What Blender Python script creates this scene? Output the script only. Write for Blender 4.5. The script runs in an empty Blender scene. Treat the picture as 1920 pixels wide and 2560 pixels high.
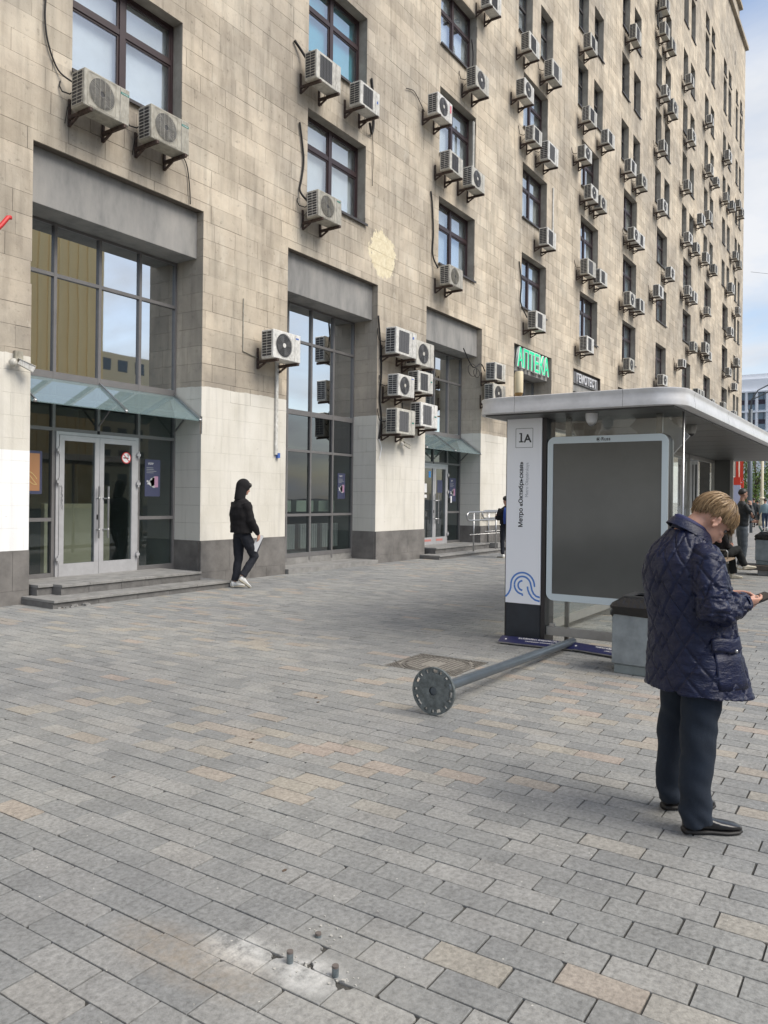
import bpy, bmesh, math, random
import numpy as np
from mathutils import Vector, Matrix, noise
R = random.Random(7)
sc = bpy.context.scene
COL = sc.collection
rad = math.radians
# ------------------------------------------------------------------ camera
FPX, HOR, ROLL, CAMH = 1940.0, 1245.0, 0.0115, 1.58
TH = math.atan((2240.0 - 960.0) / FPX)
cam = bpy.data.cameras.new('camera'); co = bpy.data.objects.new('camera', cam); COL.objects.link(co)
cam.sensor_fit = 'VERTICAL'; cam.sensor_height = 36.0; cam.lens = FPX / 2560.0 * 36.0
cam.shift_y = -(1280.0 - HOR) / 2560.0
cam.clip_start = 0.1; cam.clip_end = 3000
co.location = (0, 0, CAMH)
fwd = Vector((math.cos(TH), math.sin(TH), 0)); rgt = Vector((math.sin(TH), -math.cos(TH), 0)); up = Vector((0, 0, 1))
cr, sr = math.cos(ROLL), math.sin(ROLL)
# image right = rgt*cr - down*sr ; horizon falls to the right
ix = rgt * cr + up * sr; iy = up * cr - rgt * sr
co.matrix_world = Matrix(((ix.x, iy.x, -fwd.x, 0), (ix.y, iy.y, -fwd.y, 0), (ix.z, iy.z, -fwd.z, CAMH), (0, 0, 0, 1)))
sc.camera = co
# ------------------------------------------------------------------ light
SUN_EL = 48.0
SUN_AZ = Vector((0.12, -1.0, 0)).normalized()       # horizontal direction towards the sun
w = bpy.data.worlds.new("World"); sc.world = w; w.use_nodes = True
nt = w.node_tree; nt.nodes.clear()
def nd(nt, t, **k):
    n = nt.nodes.new(t)
    for a, b in k.items(): setattr(n, a, b)
    return n
out = nd(nt, 'ShaderNodeOutputWorld'); bg = nd(nt, 'ShaderNodeBackground'); sky = nd(nt, 'ShaderNodeTexSky')
sky.sky_type = 'NISHITA'; sky.sun_disc = False; sky.sun_elevation = rad(SUN_EL)
sky.sun_rotation = math.atan2(SUN_AZ.x, SUN_AZ.y)
sky.air_density = 1.0; sky.dust_density = 1.5
geo = nd(nt, 'ShaderNodeTexCoord')
sep = nd(nt, 'ShaderNodeSeparateXYZ'); nt.links.new(geo.outputs['Generated'], sep.inputs[0])
addz = nd(nt, 'ShaderNodeMath', operation='ADD'); addz.inputs[1].default_value = 0.22
mx0 = nd(nt, 'ShaderNodeMath', operation='MAXIMUM'); mx0.inputs[1].default_value = 0.0
nt.links.new(sep.outputs['Z'], mx0.inputs[0]); nt.links.new(mx0.outputs[0], addz.inputs[0])
dv = nd(nt, 'ShaderNodeVectorMath', operation='DIVIDE')
cmb = nd(nt, 'ShaderNodeCombineXYZ')
for i in range(3): nt.links.new(addz.outputs[0], cmb.inputs[i])
nt.links.new(geo.outputs['Generated'], dv.inputs[0]); nt.links.new(cmb.outputs[0], dv.inputs[1])
nz = nd(nt, 'ShaderNodeTexNoise'); nz.inputs['Scale'].default_value = 1.25; nz.inputs['Detail'].default_value = 7; nz.inputs['Roughness'].default_value = 0.55
nz.inputs['Distortion'].default_value = 0.35
nt.links.new(dv.outputs[0], nz.inputs['Vector'])
rp = nd(nt, 'ShaderNodeValToRGB'); rp.color_ramp.elements[0].position = 0.41; rp.color_ramp.elements[1].position = 0.65
rp.color_ramp.elements[0].color = (0.05, 0.05, 0.05, 1); rp.color_ramp.elements[1].color = (0.97, 0.97, 0.97, 1)
nt.links.new(nz.outputs['Fac'], rp.inputs[0])
nz2 = nd(nt, 'ShaderNodeTexNoise'); nz2.inputs['Scale'].default_value = 2.6; nz2.inputs['Detail'].default_value = 5
nt.links.new(dv.outputs[0], nz2.inputs['Vector'])
rp2 = nd(nt, 'ShaderNodeValToRGB'); rp2.color_ramp.elements[0].color = (4.3, 4.6, 5.1, 1); rp2.color_ramp.elements[1].color = (5.6, 5.7, 5.9, 1)
rp2.color_ramp.elements[0].position = 0.35; rp2.color_ramp.elements[1].position = 0.65
nt.links.new(nz2.outputs['Fac'], rp2.inputs[0])
mxs = nd(nt, 'ShaderNodeMix', data_type='RGBA')
sk2 = nd(nt, 'ShaderNodeMix', data_type='RGBA', blend_type='MULTIPLY'); sk2.inputs[0].default_value = 1; sk2.inputs[7].default_value = (1.35, 1.35, 1.35, 1)
nt.links.new(sky.outputs[0], sk2.inputs[6])
nt.links.new(rp.outputs[0], mxs.inputs[0]); nt.links.new(sk2.outputs[2], mxs.inputs[6]); nt.links.new(rp2.outputs[0], mxs.inputs[7])
nt.links.new(mxs.outputs[2], bg.inputs[0]); bg.inputs[1].default_value = 0.065
nt.links.new(bg.outputs[0], out.inputs[0])
sl = bpy.data.lights.new('sun', 'SUN'); sl.energy = 1.5; sl.angle = rad(38); sl.color = (1.0, 0.94, 0.84)
so = bpy.data.objects.new('sun', sl); COL.objects.link(so)
sd = Vector((SUN_AZ.x * math.cos(rad(SUN_EL)), SUN_AZ.y * math.cos(rad(SUN_EL)), math.sin(rad(SUN_EL))))
so.rotation_euler = sd.to_track_quat('Z', 'Y').to_euler(); so.location = (0, 40, 60)
sc.view_settings.view_transform = 'Standard'; sc.view_settings.look = 'None'
sc.view_settings.gamma = 1.0; sc.view_settings.use_curve_mapping = False
sc.view_settings.exposure = 1.3
sc.render.engine = 'CYCLES'
# ------------------------------------------------------------------ materials
MATS = {}
def mat(name, col=(0.5, 0.5, 0.5), rough=0.6, metal=0.0, bump=0.0, bscale=40, var=0.0, vscale=3.0, coat=0.0, spec=None, emit=None, alpha=None, sheen=0):
    if name in MATS: return MATS[name]
    m = bpy.data.materials.new(name); m.use_nodes = True; MATS[name] = m
    n = m.node_tree; b = n.nodes['Principled BSDF']
    b.inputs['Base Color'].default_value = (*col, 1); b.inputs['Roughness'].default_value = rough; b.inputs['Metallic'].default_value = metal
    if coat: b.inputs['Coat Weight'].default_value = coat; b.inputs['Coat Roughness'].default_value = 0.1
    if spec is not None: b.inputs['Specular IOR Level'].default_value = spec
    if sheen: b.inputs['Sheen Weight'].default_value = sheen; b.inputs['Sheen Roughness'].default_value = 0.4
    if emit: b.inputs['Emission Color'].default_value = (*emit[0], 1); b.inputs['Emission Strength'].default_value = emit[1]
    tc = nd(n, 'ShaderNodeTexCoord')
    if bump:
        t = nd(n, 'ShaderNodeTexNoise'); t.inputs['Scale'].default_value = bscale; t.inputs['Detail'].default_value = 6
        n.links.new(tc.outputs['Object'], t.inputs['Vector'])
        bp = nd(n, 'ShaderNodeBump'); bp.inputs['Strength'].default_value = bump; bp.inputs['Distance'].default_value = 0.01
        n.links.new(t.outputs['Fac'], bp.inputs['Height']); n.links.new(bp.outputs[0], b.inputs['Normal'])
    if var:
        t = nd(n, 'ShaderNodeTexNoise'); t.inputs['Scale'].default_value = vscale; t.inputs['Detail'].default_value = 8; t.inputs['Roughness'].default_value = 0.65
        n.links.new(tc.outputs['Object'], t.inputs['Vector'])
        r = nd(n, 'ShaderNodeValToRGB'); r.color_ramp.elements[0].position = 0.3; r.color_ramp.elements[1].position = 0.7
        lo = 1 - var; hi = 1 + var * 0.7
        r.color_ramp.elements[0].color = (*[c * lo for c in col], 1); r.color_ramp.elements[1].color = (*[min(1, c * hi) for c in col], 1)
        n.links.new(t.outputs['Fac'], r.inputs[0]); n.links.new(r.outputs[0], b.inputs['Base Color'])
    return m
class NB:
    """small helper to wire node maths"""
    def __init__(s, m): s.m = m; m.use_nodes = True; s.t = m.node_tree; s.b = s.t.nodes['Principled BSDF']
    def n(s, t, **k): return nd(s.t, t, **k)
    def l(s, a, b): s.t.links.new(a, b)
    def inp(s, sock, v):
        if hasattr(v, 'is_linked'): s.l(v, sock)
        else: sock.default_value = v
    def math(s, op, a, b=0.0, c=None, clamp=False):
        x = s.n('ShaderNodeMath', operation=op, use_clamp=clamp); s.inp(x.inputs[0], a); s.inp(x.inputs[1], b)
        if c is not None: s.inp(x.inputs[2], c)
        return x.outputs[0]
    def noise(s, vec, scale, detail=6, rough=0.6, dist=0.0):
        x = s.n('ShaderNodeTexNoise'); s.l(vec, x.inputs['Vector']); x.inputs['Scale'].default_value = scale
        x.inputs['Detail'].default_value = detail; x.inputs['Roughness'].default_value = rough; x.inputs['Distortion'].default_value = dist
        return x.outputs['Fac']
    def ramp(s, fac, stops):
        x = s.n('ShaderNodeValToRGB'); e = x.color_ramp.elements
        while len(e) < len(stops): e.new(0.5)
        for q, (p, c) in zip(e, stops):
            q.position = p; q.color = (c, c, c, 1) if not hasattr(c, '__len__') else (*c, 1)
        s.l(fac, x.inputs[0]); return x.outputs[0]
    def mix(s, f, a, b, mode='MIX'):
        x = s.n('ShaderNodeMix', data_type='RGBA', blend_type=mode); s.inp(x.inputs[0], f)
        for i, v in ((6, a), (7, b)):
            if hasattr(v, 'is_linked'): s.l(v, x.inputs[i])
            else: x.inputs[i].default_value = (*v, 1)
        return x.outputs[2]
    def scalev(s, vec, v):
        x = s.n('ShaderNodeVectorMath', operation='MULTIPLY'); s.l(vec, x.inputs[0]); x.inputs[1].default_value = v; return x.outputs[0]
    def bump(s, h, st=0.3, d=0.01):
        x = s.n('ShaderNodeBump'); x.inputs['Strength'].default_value = st; x.inputs['Distance'].default_value = d
        s.l(h, x.inputs['Height']); s.l(x.outputs[0], s.b.inputs['Normal'])
def newmat(name):
    m = bpy.data.materials.new(name); MATS[name] = m; return NB(m)
# facade limestone: bare above, painted cream below; the yellow patched spot
def stone_mat(name, plain=False):
    k = newmat(name); g = k.n('ShaderNodeNewGeometry'); P = g.outputs['Position']
    at = k.n('ShaderNodeAttribute', attribute_name='tint'); tint = at.outputs['Fac']
    sp = k.n('ShaderNodeSeparateXYZ'); k.l(P, sp.inputs[0]); X, Y, Z = sp.outputs
    n1 = k.noise(P, 1.3, 8, 0.65); n2 = k.noise(P, 9, 8, 0.7); n3 = k.noise(k.scalev(P, (5, 5, 0.55)), 1.0, 6, 0.6)
    base = k.ramp(n1, [(0.25, (0.44, 0.375, 0.295)), (0.5, (0.575, 0.50, 0.40)), (0.75, (0.67, 0.60, 0.49))])
    tv = k.math('MULTIPLY_ADD', tint, 0.26, 0.84)
    tcol = k.n('ShaderNodeCombineXYZ'); [k.l(tv, tcol.inputs[i]) for i in range(3)]
    base = k.mix(1.0, base, tcol.outputs[0], 'MULTIPLY')
    spots = k.ramp(n2, [(0.30, 0.62), (0.42, 1.0), (0.62, 1.0), (0.74, 1.16)])
    base = k.mix(1.0, base, spots, 'MULTIPLY')
    streak = k.ramp(n3, [(0.32, 0.66), (0.52, 1.0), (0.8, 1.06)])
    base = k.mix(0.8, base, streak, 'MULTIPLY')
    n4 = k.noise(P, 0.35, 5, 0.6)
    grey = k.ramp(n4, [(0.36, (0.66, 0.67, 0.69)), (0.62, (1.04, 1.03, 1.0))]); base = k.mix(0.8, base, grey, 'MULTIPLY')
    # pits
    v = k.n('ShaderNodeTexVoronoi'); v.inputs['Scale'].default_value = 7; k.l(P, v.inputs['Vector'])
    pit = k.ramp(v.outputs['Distance'], [(0.03, 0.35), (0.07, 1.0)]); base = k.mix(0.5, base, pit, 'MULTIPLY')
    # grime gathers on the lower bare courses just above the paint
    gz = k.math('MULTIPLY', k.math('SUBTRACT', 6.6, Z), 0.33, clamp=True)
    gn = k.math('MULTIPLY', gz, k.ramp(k.noise(P, 0.9, 6, 0.65), [(0.35, 0.15), (0.62, 1.0)]))
    base = k.mix(k.math('MULTIPLY', gn, 0.70), base, (0.20, 0.18, 0.155))
    # soot washed down below the window sills
    xm = k.math('ABSOLUTE', k.math('SUBTRACT', k.math('WRAP', k.math('SUBTRACT', X, 8.21), 2.82, -2.82), 0.0))
    dzs = k.math('SUBTRACT', 2.99, k.math('WRAP', k.math('SUBTRACT', Z, 7.97), 2.99, 0.0))
    fz = k.math('SUBTRACT', 1.0, k.math('DIVIDE', dzs, 1.35), clamp=True); fx = k.math('MULTIPLY', k.math('SUBTRACT', 1.75, xm), 1.6, clamp=True)
    so = k.math('MULTIPLY', k.math('MULTIPLY', fz, fx), k.ramp(k.noise(k.scalev(P, (4.5, 4.5, 0.5)), 1.0, 6, 0.65), [(0.36, 1.0), (0.6, 0.1)]))
    so = k.math('MULTIPLY', so, k.math('GREATER_THAN', Z, 6.4))
    base = k.mix(k.math('MULTIPLY', so, 0.62), base, (0.17, 0.155, 0.135))
    # pale scoured runs
    sc_ = k.ramp(k.noise(k.scalev(P, (1.2, 1.2, 0.5)), 1.4, 7, 0.7), [(0.60, 0.0), (0.68, 0.45)])
    base = k.mix(sc_, base, (0.60, 0.55, 0.46))
    if not plain:
        # yellow filler patch
        dx = k.math('DIVIDE', k.math('SUBTRACT', X, 15.62), 0.62); dz = k.math('DIVIDE', k.math('SUBTRACT', Z, 7.45), 0.62)
        d = k.math('ADD', k.math('MULTIPLY', dx, dx), k.math('MULTIPLY', dz, dz))
        d = k.math('ADD', d, k.math('MULTIPLY', k.math('SUBTRACT', k.noise(k.scalev(P, (3, 3, 2)), 2.0, 6, 0.7), 0.5), 2.0))
        pm = k.math('LESS_THAN', d, 0.85)
        base = k.mix(pm, base, k.mix(k.ramp(n2, [(0.4, 0.0), (0.6, 1.0)]), (0.62, 0.54, 0.37), (0.72, 0.65, 0.48)))
    # cream paint on the foot of the wall
    edge = k.math('ADD', 3.56, k.math('MULTIPLY', k.math('SUBTRACT', k.noise(P, 2.2, 4), 0.5), 0.10))
    pm = k.math('LESS_THAN', Z, edge)
    pc = k.ramp(k.noise(k.scalev(P, (1, 1, 0.6)), 1.1, 6, 0.6), [(0.3, (0.56, 0.53, 0.46)), (0.55, (0.66, 0.63, 0.565)), (0.8, (0.71, 0.685, 0.63))])
    fresh = k.math('MULTIPLY', k.math('LESS_THAN', X, 7.5), k.math('LESS_THAN', Z, 2.2))
    pc = k.mix(fresh, pc, (0.80, 0.80, 0.79))
    wear = k.math('LESS_THAN', k.noise(k.scalev(P, (3.5, 3.5, 9)), 1.6, 7, 0.72), 0.315)
    pc = k.mix(k.math('MULTIPLY', wear, 0.6), pc, (0.30, 0.27, 0.23))
    drip = k.ramp(k.noise(k.scalev(P, (7, 7, 0.4)), 1.0, 5, 0.6), [(0.35, 0.80), (0.5, 1.0)]); pc = k.mix(0.6, pc, drip, 'MULTIPLY')
    # reveals (set back behind the wall face) are darkened: shade put into the colour
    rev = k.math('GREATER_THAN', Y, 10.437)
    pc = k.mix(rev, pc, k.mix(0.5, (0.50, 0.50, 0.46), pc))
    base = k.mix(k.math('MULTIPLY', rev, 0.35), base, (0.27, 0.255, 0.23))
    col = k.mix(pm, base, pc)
    k.l(col, k.b.inputs['Base Color']); k.b.inputs['Roughness'].default_value = 0.9
    h = k.math('ADD', k.math('MULTIPLY', n2, 0.7), k.math('MULTIPLY', k.noise(P, 40, 5), 0.3))
    k.bump(h, 0.5, 0.012)
    return k.m
M_STONE = stone_mat('limestone')
# pavers
k = newmat('paver_stone'); g = k.n('ShaderNodeNewGeometry'); P = g.outputs['Position']
at = k.n('ShaderNodeAttribute', attribute_name='tint'); oi = at.outputs['Fac']
sp = k.n('ShaderNodeSeparateXYZ'); k.l(P, sp.inputs[0]); X, Y, Z = sp.outputs
base = k.ramp(oi, [(0.0, (0.205, 0.212, 0.212)), (0.35, (0.245, 0.25, 0.245)), (0.62, (0.285, 0.285, 0.275)), (0.74, (0.29, 0.283, 0.262)), (0.82, (0.305, 0.287, 0.25)), (0.93, (0.315, 0.282, 0.245)), (1.0, (0.325, 0.278, 0.245))])
n1 = k.noise(P, 45, 6, 0.7); n2 = k.noise(P, 4.0, 8, 0.65); n3 = k.noise(P, 0.6, 4, 0.5)
base = k.mix(0.75, base, k.ramp(n1, [(0.32, 0.55), (0.5, 1.0), (0.68, 1.38)]), 'MULTIPLY')
base = k.mix(0.8, base, k.ramp(n2, [(0.3, 0.80), (0.55, 1.02), (0.75, 1.12)]), 'MULTIPLY')
base = k.mix(0.7, base, k.ramp(n3, [(0.35, (0.80, 0.80, 0.82)), (0.6, (1.05, 1.03, 1.0))]), 'MULTIPLY')
# white crumbs and the plaster dust left round the broken bolts
vo = k.n('ShaderNodeTexVoronoi'); vo.inputs['Scale'].default_value = 16; k.l(P, vo.inputs['Vector'])
crumb = k.math('MULTIPLY', k.math('LESS_THAN', vo.outputs['Distance'], 0.055), k.math('GREATER_THAN', k.noise(P, 1.6, 3), 0.50))
base = k.mix(crumb, base, (0.55, 0.54, 0.5))
stn = k.ramp(k.noise(P, 2.3, 8, 0.72, 0.6), [(0.30, 0.62), (0.40, 1.0)]); base = k.mix(0.8, base, stn, 'MULTIPLY')
vg = k.n('ShaderNodeTexVoronoi'); vg.inputs['Scale'].default_value = 2.1; k.l(P, vg.inputs['Vector']); gum = k.math('LESS_THAN', vg.outputs['Distance'], 0.028); base = k.mix(k.math('MULTIPLY', gum, 0.6), base, (0.09, 0.088, 0.085))
def blob(cx, cy, rx, ry, lo, hi):
    dx = k.math('DIVIDE', k.math('SUBTRACT', X, cx), rx); dy = k.math('DIVIDE', k.math('SUBTRACT', Y, cy), ry)
    d = k.math('ADD', k.math('MULTIPLY', dx, dx), k.math('MULTIPLY', dy, dy))
    f = k.math('SUBTRACT', 1.0, d, clamp=True)
    return k.math('MULTIPLY', f, k.ramp(k.noise(P, 14, 8, 0.75), [(lo, 0.0), (hi, 1.0)]), clamp=True)
base = k.mix(k.math('MULTIPLY', blob(2.02, 1.61, 0.12, 0.15, 0.34, 0.60), 0.85), base, (0.66, 0.66, 0.645))
base = k.mix(k.math('MULTIPLY', blob(1.98, 1.88, 0.13, 0.20, 0.42, 0.6), 0.85), base, (0.60, 0.60, 0.58))
base = k.mix(k.math('MULTIPLY', blob(1.86, 2.0, 0.16, 0.45, 0.30, 0.7), 0.55), base, (0.34, 0.27, 0.19))
base = k.mix(k.math('MULTIPLY', blob(2.15, 1.55, 0.30, 0.42, 0.2, 0.8), 0.45), base, (0.36, 0.35, 0.32))
k.l(base, k.b.inputs['Base Color']); k.b.inputs['Roughness'].default_value = 0.72
k.bump(k.math('ADD', k.math('MULTIPLY', n1, 0.8), k.math('MULTIPLY', n2, 0.8)), 0.55, 0.008)
M_PAVER = k.m
M_JOINT = mat('joint_sand', (0.06, 0.058, 0.052), 0.95, bump=0.5, bscale=120, var=0.4, vscale=9)
M_MORTAR = mat('mortar', (0.14, 0.12, 0.10), 0.95, var=0.3, vscale=4)
M_PLINTH = mat('plinth_stone', (0.165, 0.155, 0.145), 0.6, bump=0.2, bscale=25, var=0.45, vscale=2.2)
M_STEP = mat('step_stone', (0.24, 0.235, 0.225), 0.75, bump=0.35, bscale=30, var=0.3, vscale=5)
M_STEPR = mat('step_riser_stone', (0.14, 0.135, 0.13), 0.75, bump=0.3, bscale=30, var=0.35, vscale=6)
# painted render of the recessed lintels, with its own run marks
k = newmat('lintel_render'); g = k.n('ShaderNodeNewGeometry'); P = g.outputs['Position']
c = k.ramp(k.noise(k.scalev(P, (1.6, 1.6, 0.5)), 1.5, 7, 0.65), [(0.3, (0.17, 0.17, 0.168)), (0.5, (0.26, 0.255, 0.245)), (0.75, (0.34, 0.325, 0.305))])
k.l(c, k.b.inputs['Base Color']); k.b.inputs['Roughness'].default_value = 0.85; k.bump(k.noise(P, 30, 5), 0.2, 0.006)
M_LINTEL = k.m
M_ALU = mat('grey_aluminium_frame', (0.17, 0.165, 0.165), 0.42, 0.2, var=0.12, vscale=5)
M_DOORALU = mat('light_door_frame', (0.40, 0.40, 0.41), 0.38, 0.1, var=0.12, vscale=6, bump=0.05, bscale=20)
M_BROWN = mat('brown_window_frame', (0.038, 0.022, 0.024), 0.42, var=0.2, vscale=4)
M_SILL = mat('dark_metal_sill', (0.05, 0.045, 0.045), 0.5)
M_STEEL = mat('steel', (0.45, 0.45, 0.45), 0.3, 0.9, var=0.15, vscale=8)
M_WHITE = mat('white_casing', (0.66, 0.655, 0.63), 0.45, var=0.30, vscale=9, bump=0.05, bscale=12)
M_WHITE2 = mat('aged_casing', (0.40, 0.385, 0.34), 0.55, var=0.35, vscale=7, bump=0.1, bscale=14)
M_DARKG = mat('dark_grille', (0.045, 0.045, 0.048), 0.6)
M_GREYG = mat('grey_mesh', (0.13, 0.13, 0.135), 0.55, var=0.2, vscale=30)
M_RUST = mat('rusty_bracket', (0.075, 0.05, 0.04), 0.85, var=0.6, vscale=20, bump=0.3, bscale=60)
M_BLACK = mat('black_rubber', (0.012, 0.012, 0.013), 0.6)
M_ROOM = mat('room_interior', (0.30, 0.31, 0.29), 0.9)
def weathered(m, lo=0.72):
    # every unit has aged differently
    t = m.node_tree; b = t.nodes['Principled BSDF']; src = b.inputs['Base Color'].links[0].from_socket
    oi = nd(t, 'ShaderNodeObjectInfo'); r = nd(t, 'ShaderNodeValToRGB'); r.color_ramp.elements[0].color = (lo, lo * .97, lo * .88, 1); r.color_ramp.elements[1].color = (1.06, 1.06, 1.06, 1)
    mx = nd(t, 'ShaderNodeMix', data_type='RGBA', blend_type='MULTIPLY'); mx.inputs[0].default_value = 1
    tc = nd(t, 'ShaderNodeTexCoord'); mp = nd(t, 'ShaderNodeMapping'); mp.inputs['Scale'].default_value = (22, 22, 2.2); n = nd(t, 'ShaderNodeTexNoise'); n.inputs['Detail'].default_value = 5; r2 = nd(t, 'ShaderNodeValToRGB')
    r2.color_ramp.elements[0].position = .34; r2.color_ramp.elements[0].color = (.50, .44, .36, 1); r2.color_ramp.elements[1].position = .5; r2.color_ramp.elements[1].color = (1, 1, 1, 1)
    ad = nd(t, 'ShaderNodeVectorMath', operation='ADD'); t.links.new(tc.outputs['Object'], ad.inputs[0]); t.links.new(oi.outputs['Location'], ad.inputs[1]); t.links.new(ad.outputs[0], mp.inputs[0]); t.links.new(mp.outputs[0], n.inputs['Vector']); t.links.new(n.outputs['Fac'], r2.inputs[0])
    m2 = nd(t, 'ShaderNodeMix', data_type='RGBA', blend_type='MULTIPLY'); m2.inputs[0].default_value = .6
    t.links.new(oi.outputs['Random'], r.inputs[0]); t.links.new(src, mx.inputs[6]); t.links.new(r.outputs[0], mx.inputs[7]); t.links.new(mx.outputs[2], m2.inputs[6]); t.links.new(r2.outputs[0], m2.inputs[7]); t.links.new(m2.outputs[2], b.inputs['Base Color'])
weathered(M_WHITE); weathered(M_WHITE2, .8)
def glassmat(name, tint, refl, rough=0.015, wav=0.02, opac=0.0, ocol=(0.1, 0.1, 0.1)):
    m = bpy.data.materials.new(name); MATS[name] = m; m.use_nodes = True; t = m.node_tree; t.nodes.clear()
    o = nd(t, 'ShaderNodeOutputMaterial'); gl = nd(t, 'ShaderNodeBsdfGlossy'); tr = nd(t, 'ShaderNodeBsdfTransparent'); mx = nd(t, 'ShaderNodeMixShader')
    gl.inputs['Roughness'].default_value = rough; gl.inputs['Color'].default_value = (0.92, 0.95, 0.97, 1); tr.inputs['Color'].default_value = (*tint, 1)
    fr = nd(t, 'ShaderNodeFresnel'); fr.inputs['IOR'].default_value = 1.5
    ma = nd(t, 'ShaderNodeMath', operation='MULTIPLY_ADD', use_clamp=True); ma.inputs[1].default_value = 1.6; ma.inputs[2].default_value = refl
    ge = nd(t, 'ShaderNodeNewGeometry'); iv = nd(t, 'ShaderNodeMath', operation='SUBTRACT'); iv.inputs[0].default_value = 1.0; t.links.new(ge.outputs['Backfacing'], iv.inputs[1])
    mb_ = nd(t, 'ShaderNodeMath', operation='MULTIPLY'); t.links.new(ma.outputs[0], mb_.inputs[0]); t.links.new(iv.outputs[0], mb_.inputs[1])
    tm = nd(t, 'ShaderNodeMix', data_type='RGBA'); tm.inputs[6].default_value = (*tint, 1); tm.inputs[7].default_value = (1, 1, 1, 1); t.links.new(ge.outputs['Backfacing'], tm.inputs[0]); t.links.new(tm.outputs[2], tr.inputs['Color'])
    t.links.new(fr.outputs[0], ma.inputs[0]); t.links.new(mb_.outputs[0], mx.inputs[0])
    if wav:
        tc = nd(t, 'ShaderNodeTexCoord'); n = nd(t, 'ShaderNodeTexNoise'); n.inputs['Scale'].default_value = 1.1; n.inputs['Detail'].default_value = 1.5
        b = nd(t, 'ShaderNodeBump'); b.inputs['Strength'].default_value = wav; b.inputs['Distance'].default_value = 0.1
        t.links.new(tc.outputs['Object'], n.inputs['Vector']); t.links.new(n.outputs['Fac'], b.inputs['Height']); t.links.new(b.outputs[0], gl.inputs['Normal'])
    t.links.new(gl.outputs[0], mx.inputs[2])
    if opac:
        df = nd(t, 'ShaderNodeBsdfDiffuse'); df.inputs[0].default_value = (*ocol, 1); m2 = nd(t, 'ShaderNodeMixShader'); m2.inputs[0].default_value = opac * .8
        t.links.new(tr.outputs[0], m2.inputs[1]); t.links.new(df.outputs[0], m2.inputs[2]); t.links.new(m2.outputs[0], mx.inputs[1])
    else: t.links.new(tr.outputs[0], mx.inputs[1])
    t.links.new(mx.outputs[0], o.inputs[0]); return m
G_SOLAR = glassmat('solar_glass', (0.20, 0.25, 0.25), 0.62, wav=0.005)
G_CLEAR = glassmat('shop_glass', (0.52, 0.59, 0.585), 0.05, wav=0.01)
G_WIN = glassmat('window_glass', (0.80, 0.85, 0.88), 0.26, wav=0.015)
G_CANOPY = glassmat('canopy_glass', (0.45, 0.62, 0.62), 0.06, wav=0, opac=0.42, ocol=(0.30, 0.39, 0.40))
G_SHEL = glassmat('shelter_glass', (0.88, 0.92, 0.91), 0.02, wav=0)
G_TRANS = glassmat('tinted_panel_glass', (0.16, 0.17, 0.19), 0.12, wav=0.02)
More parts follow.
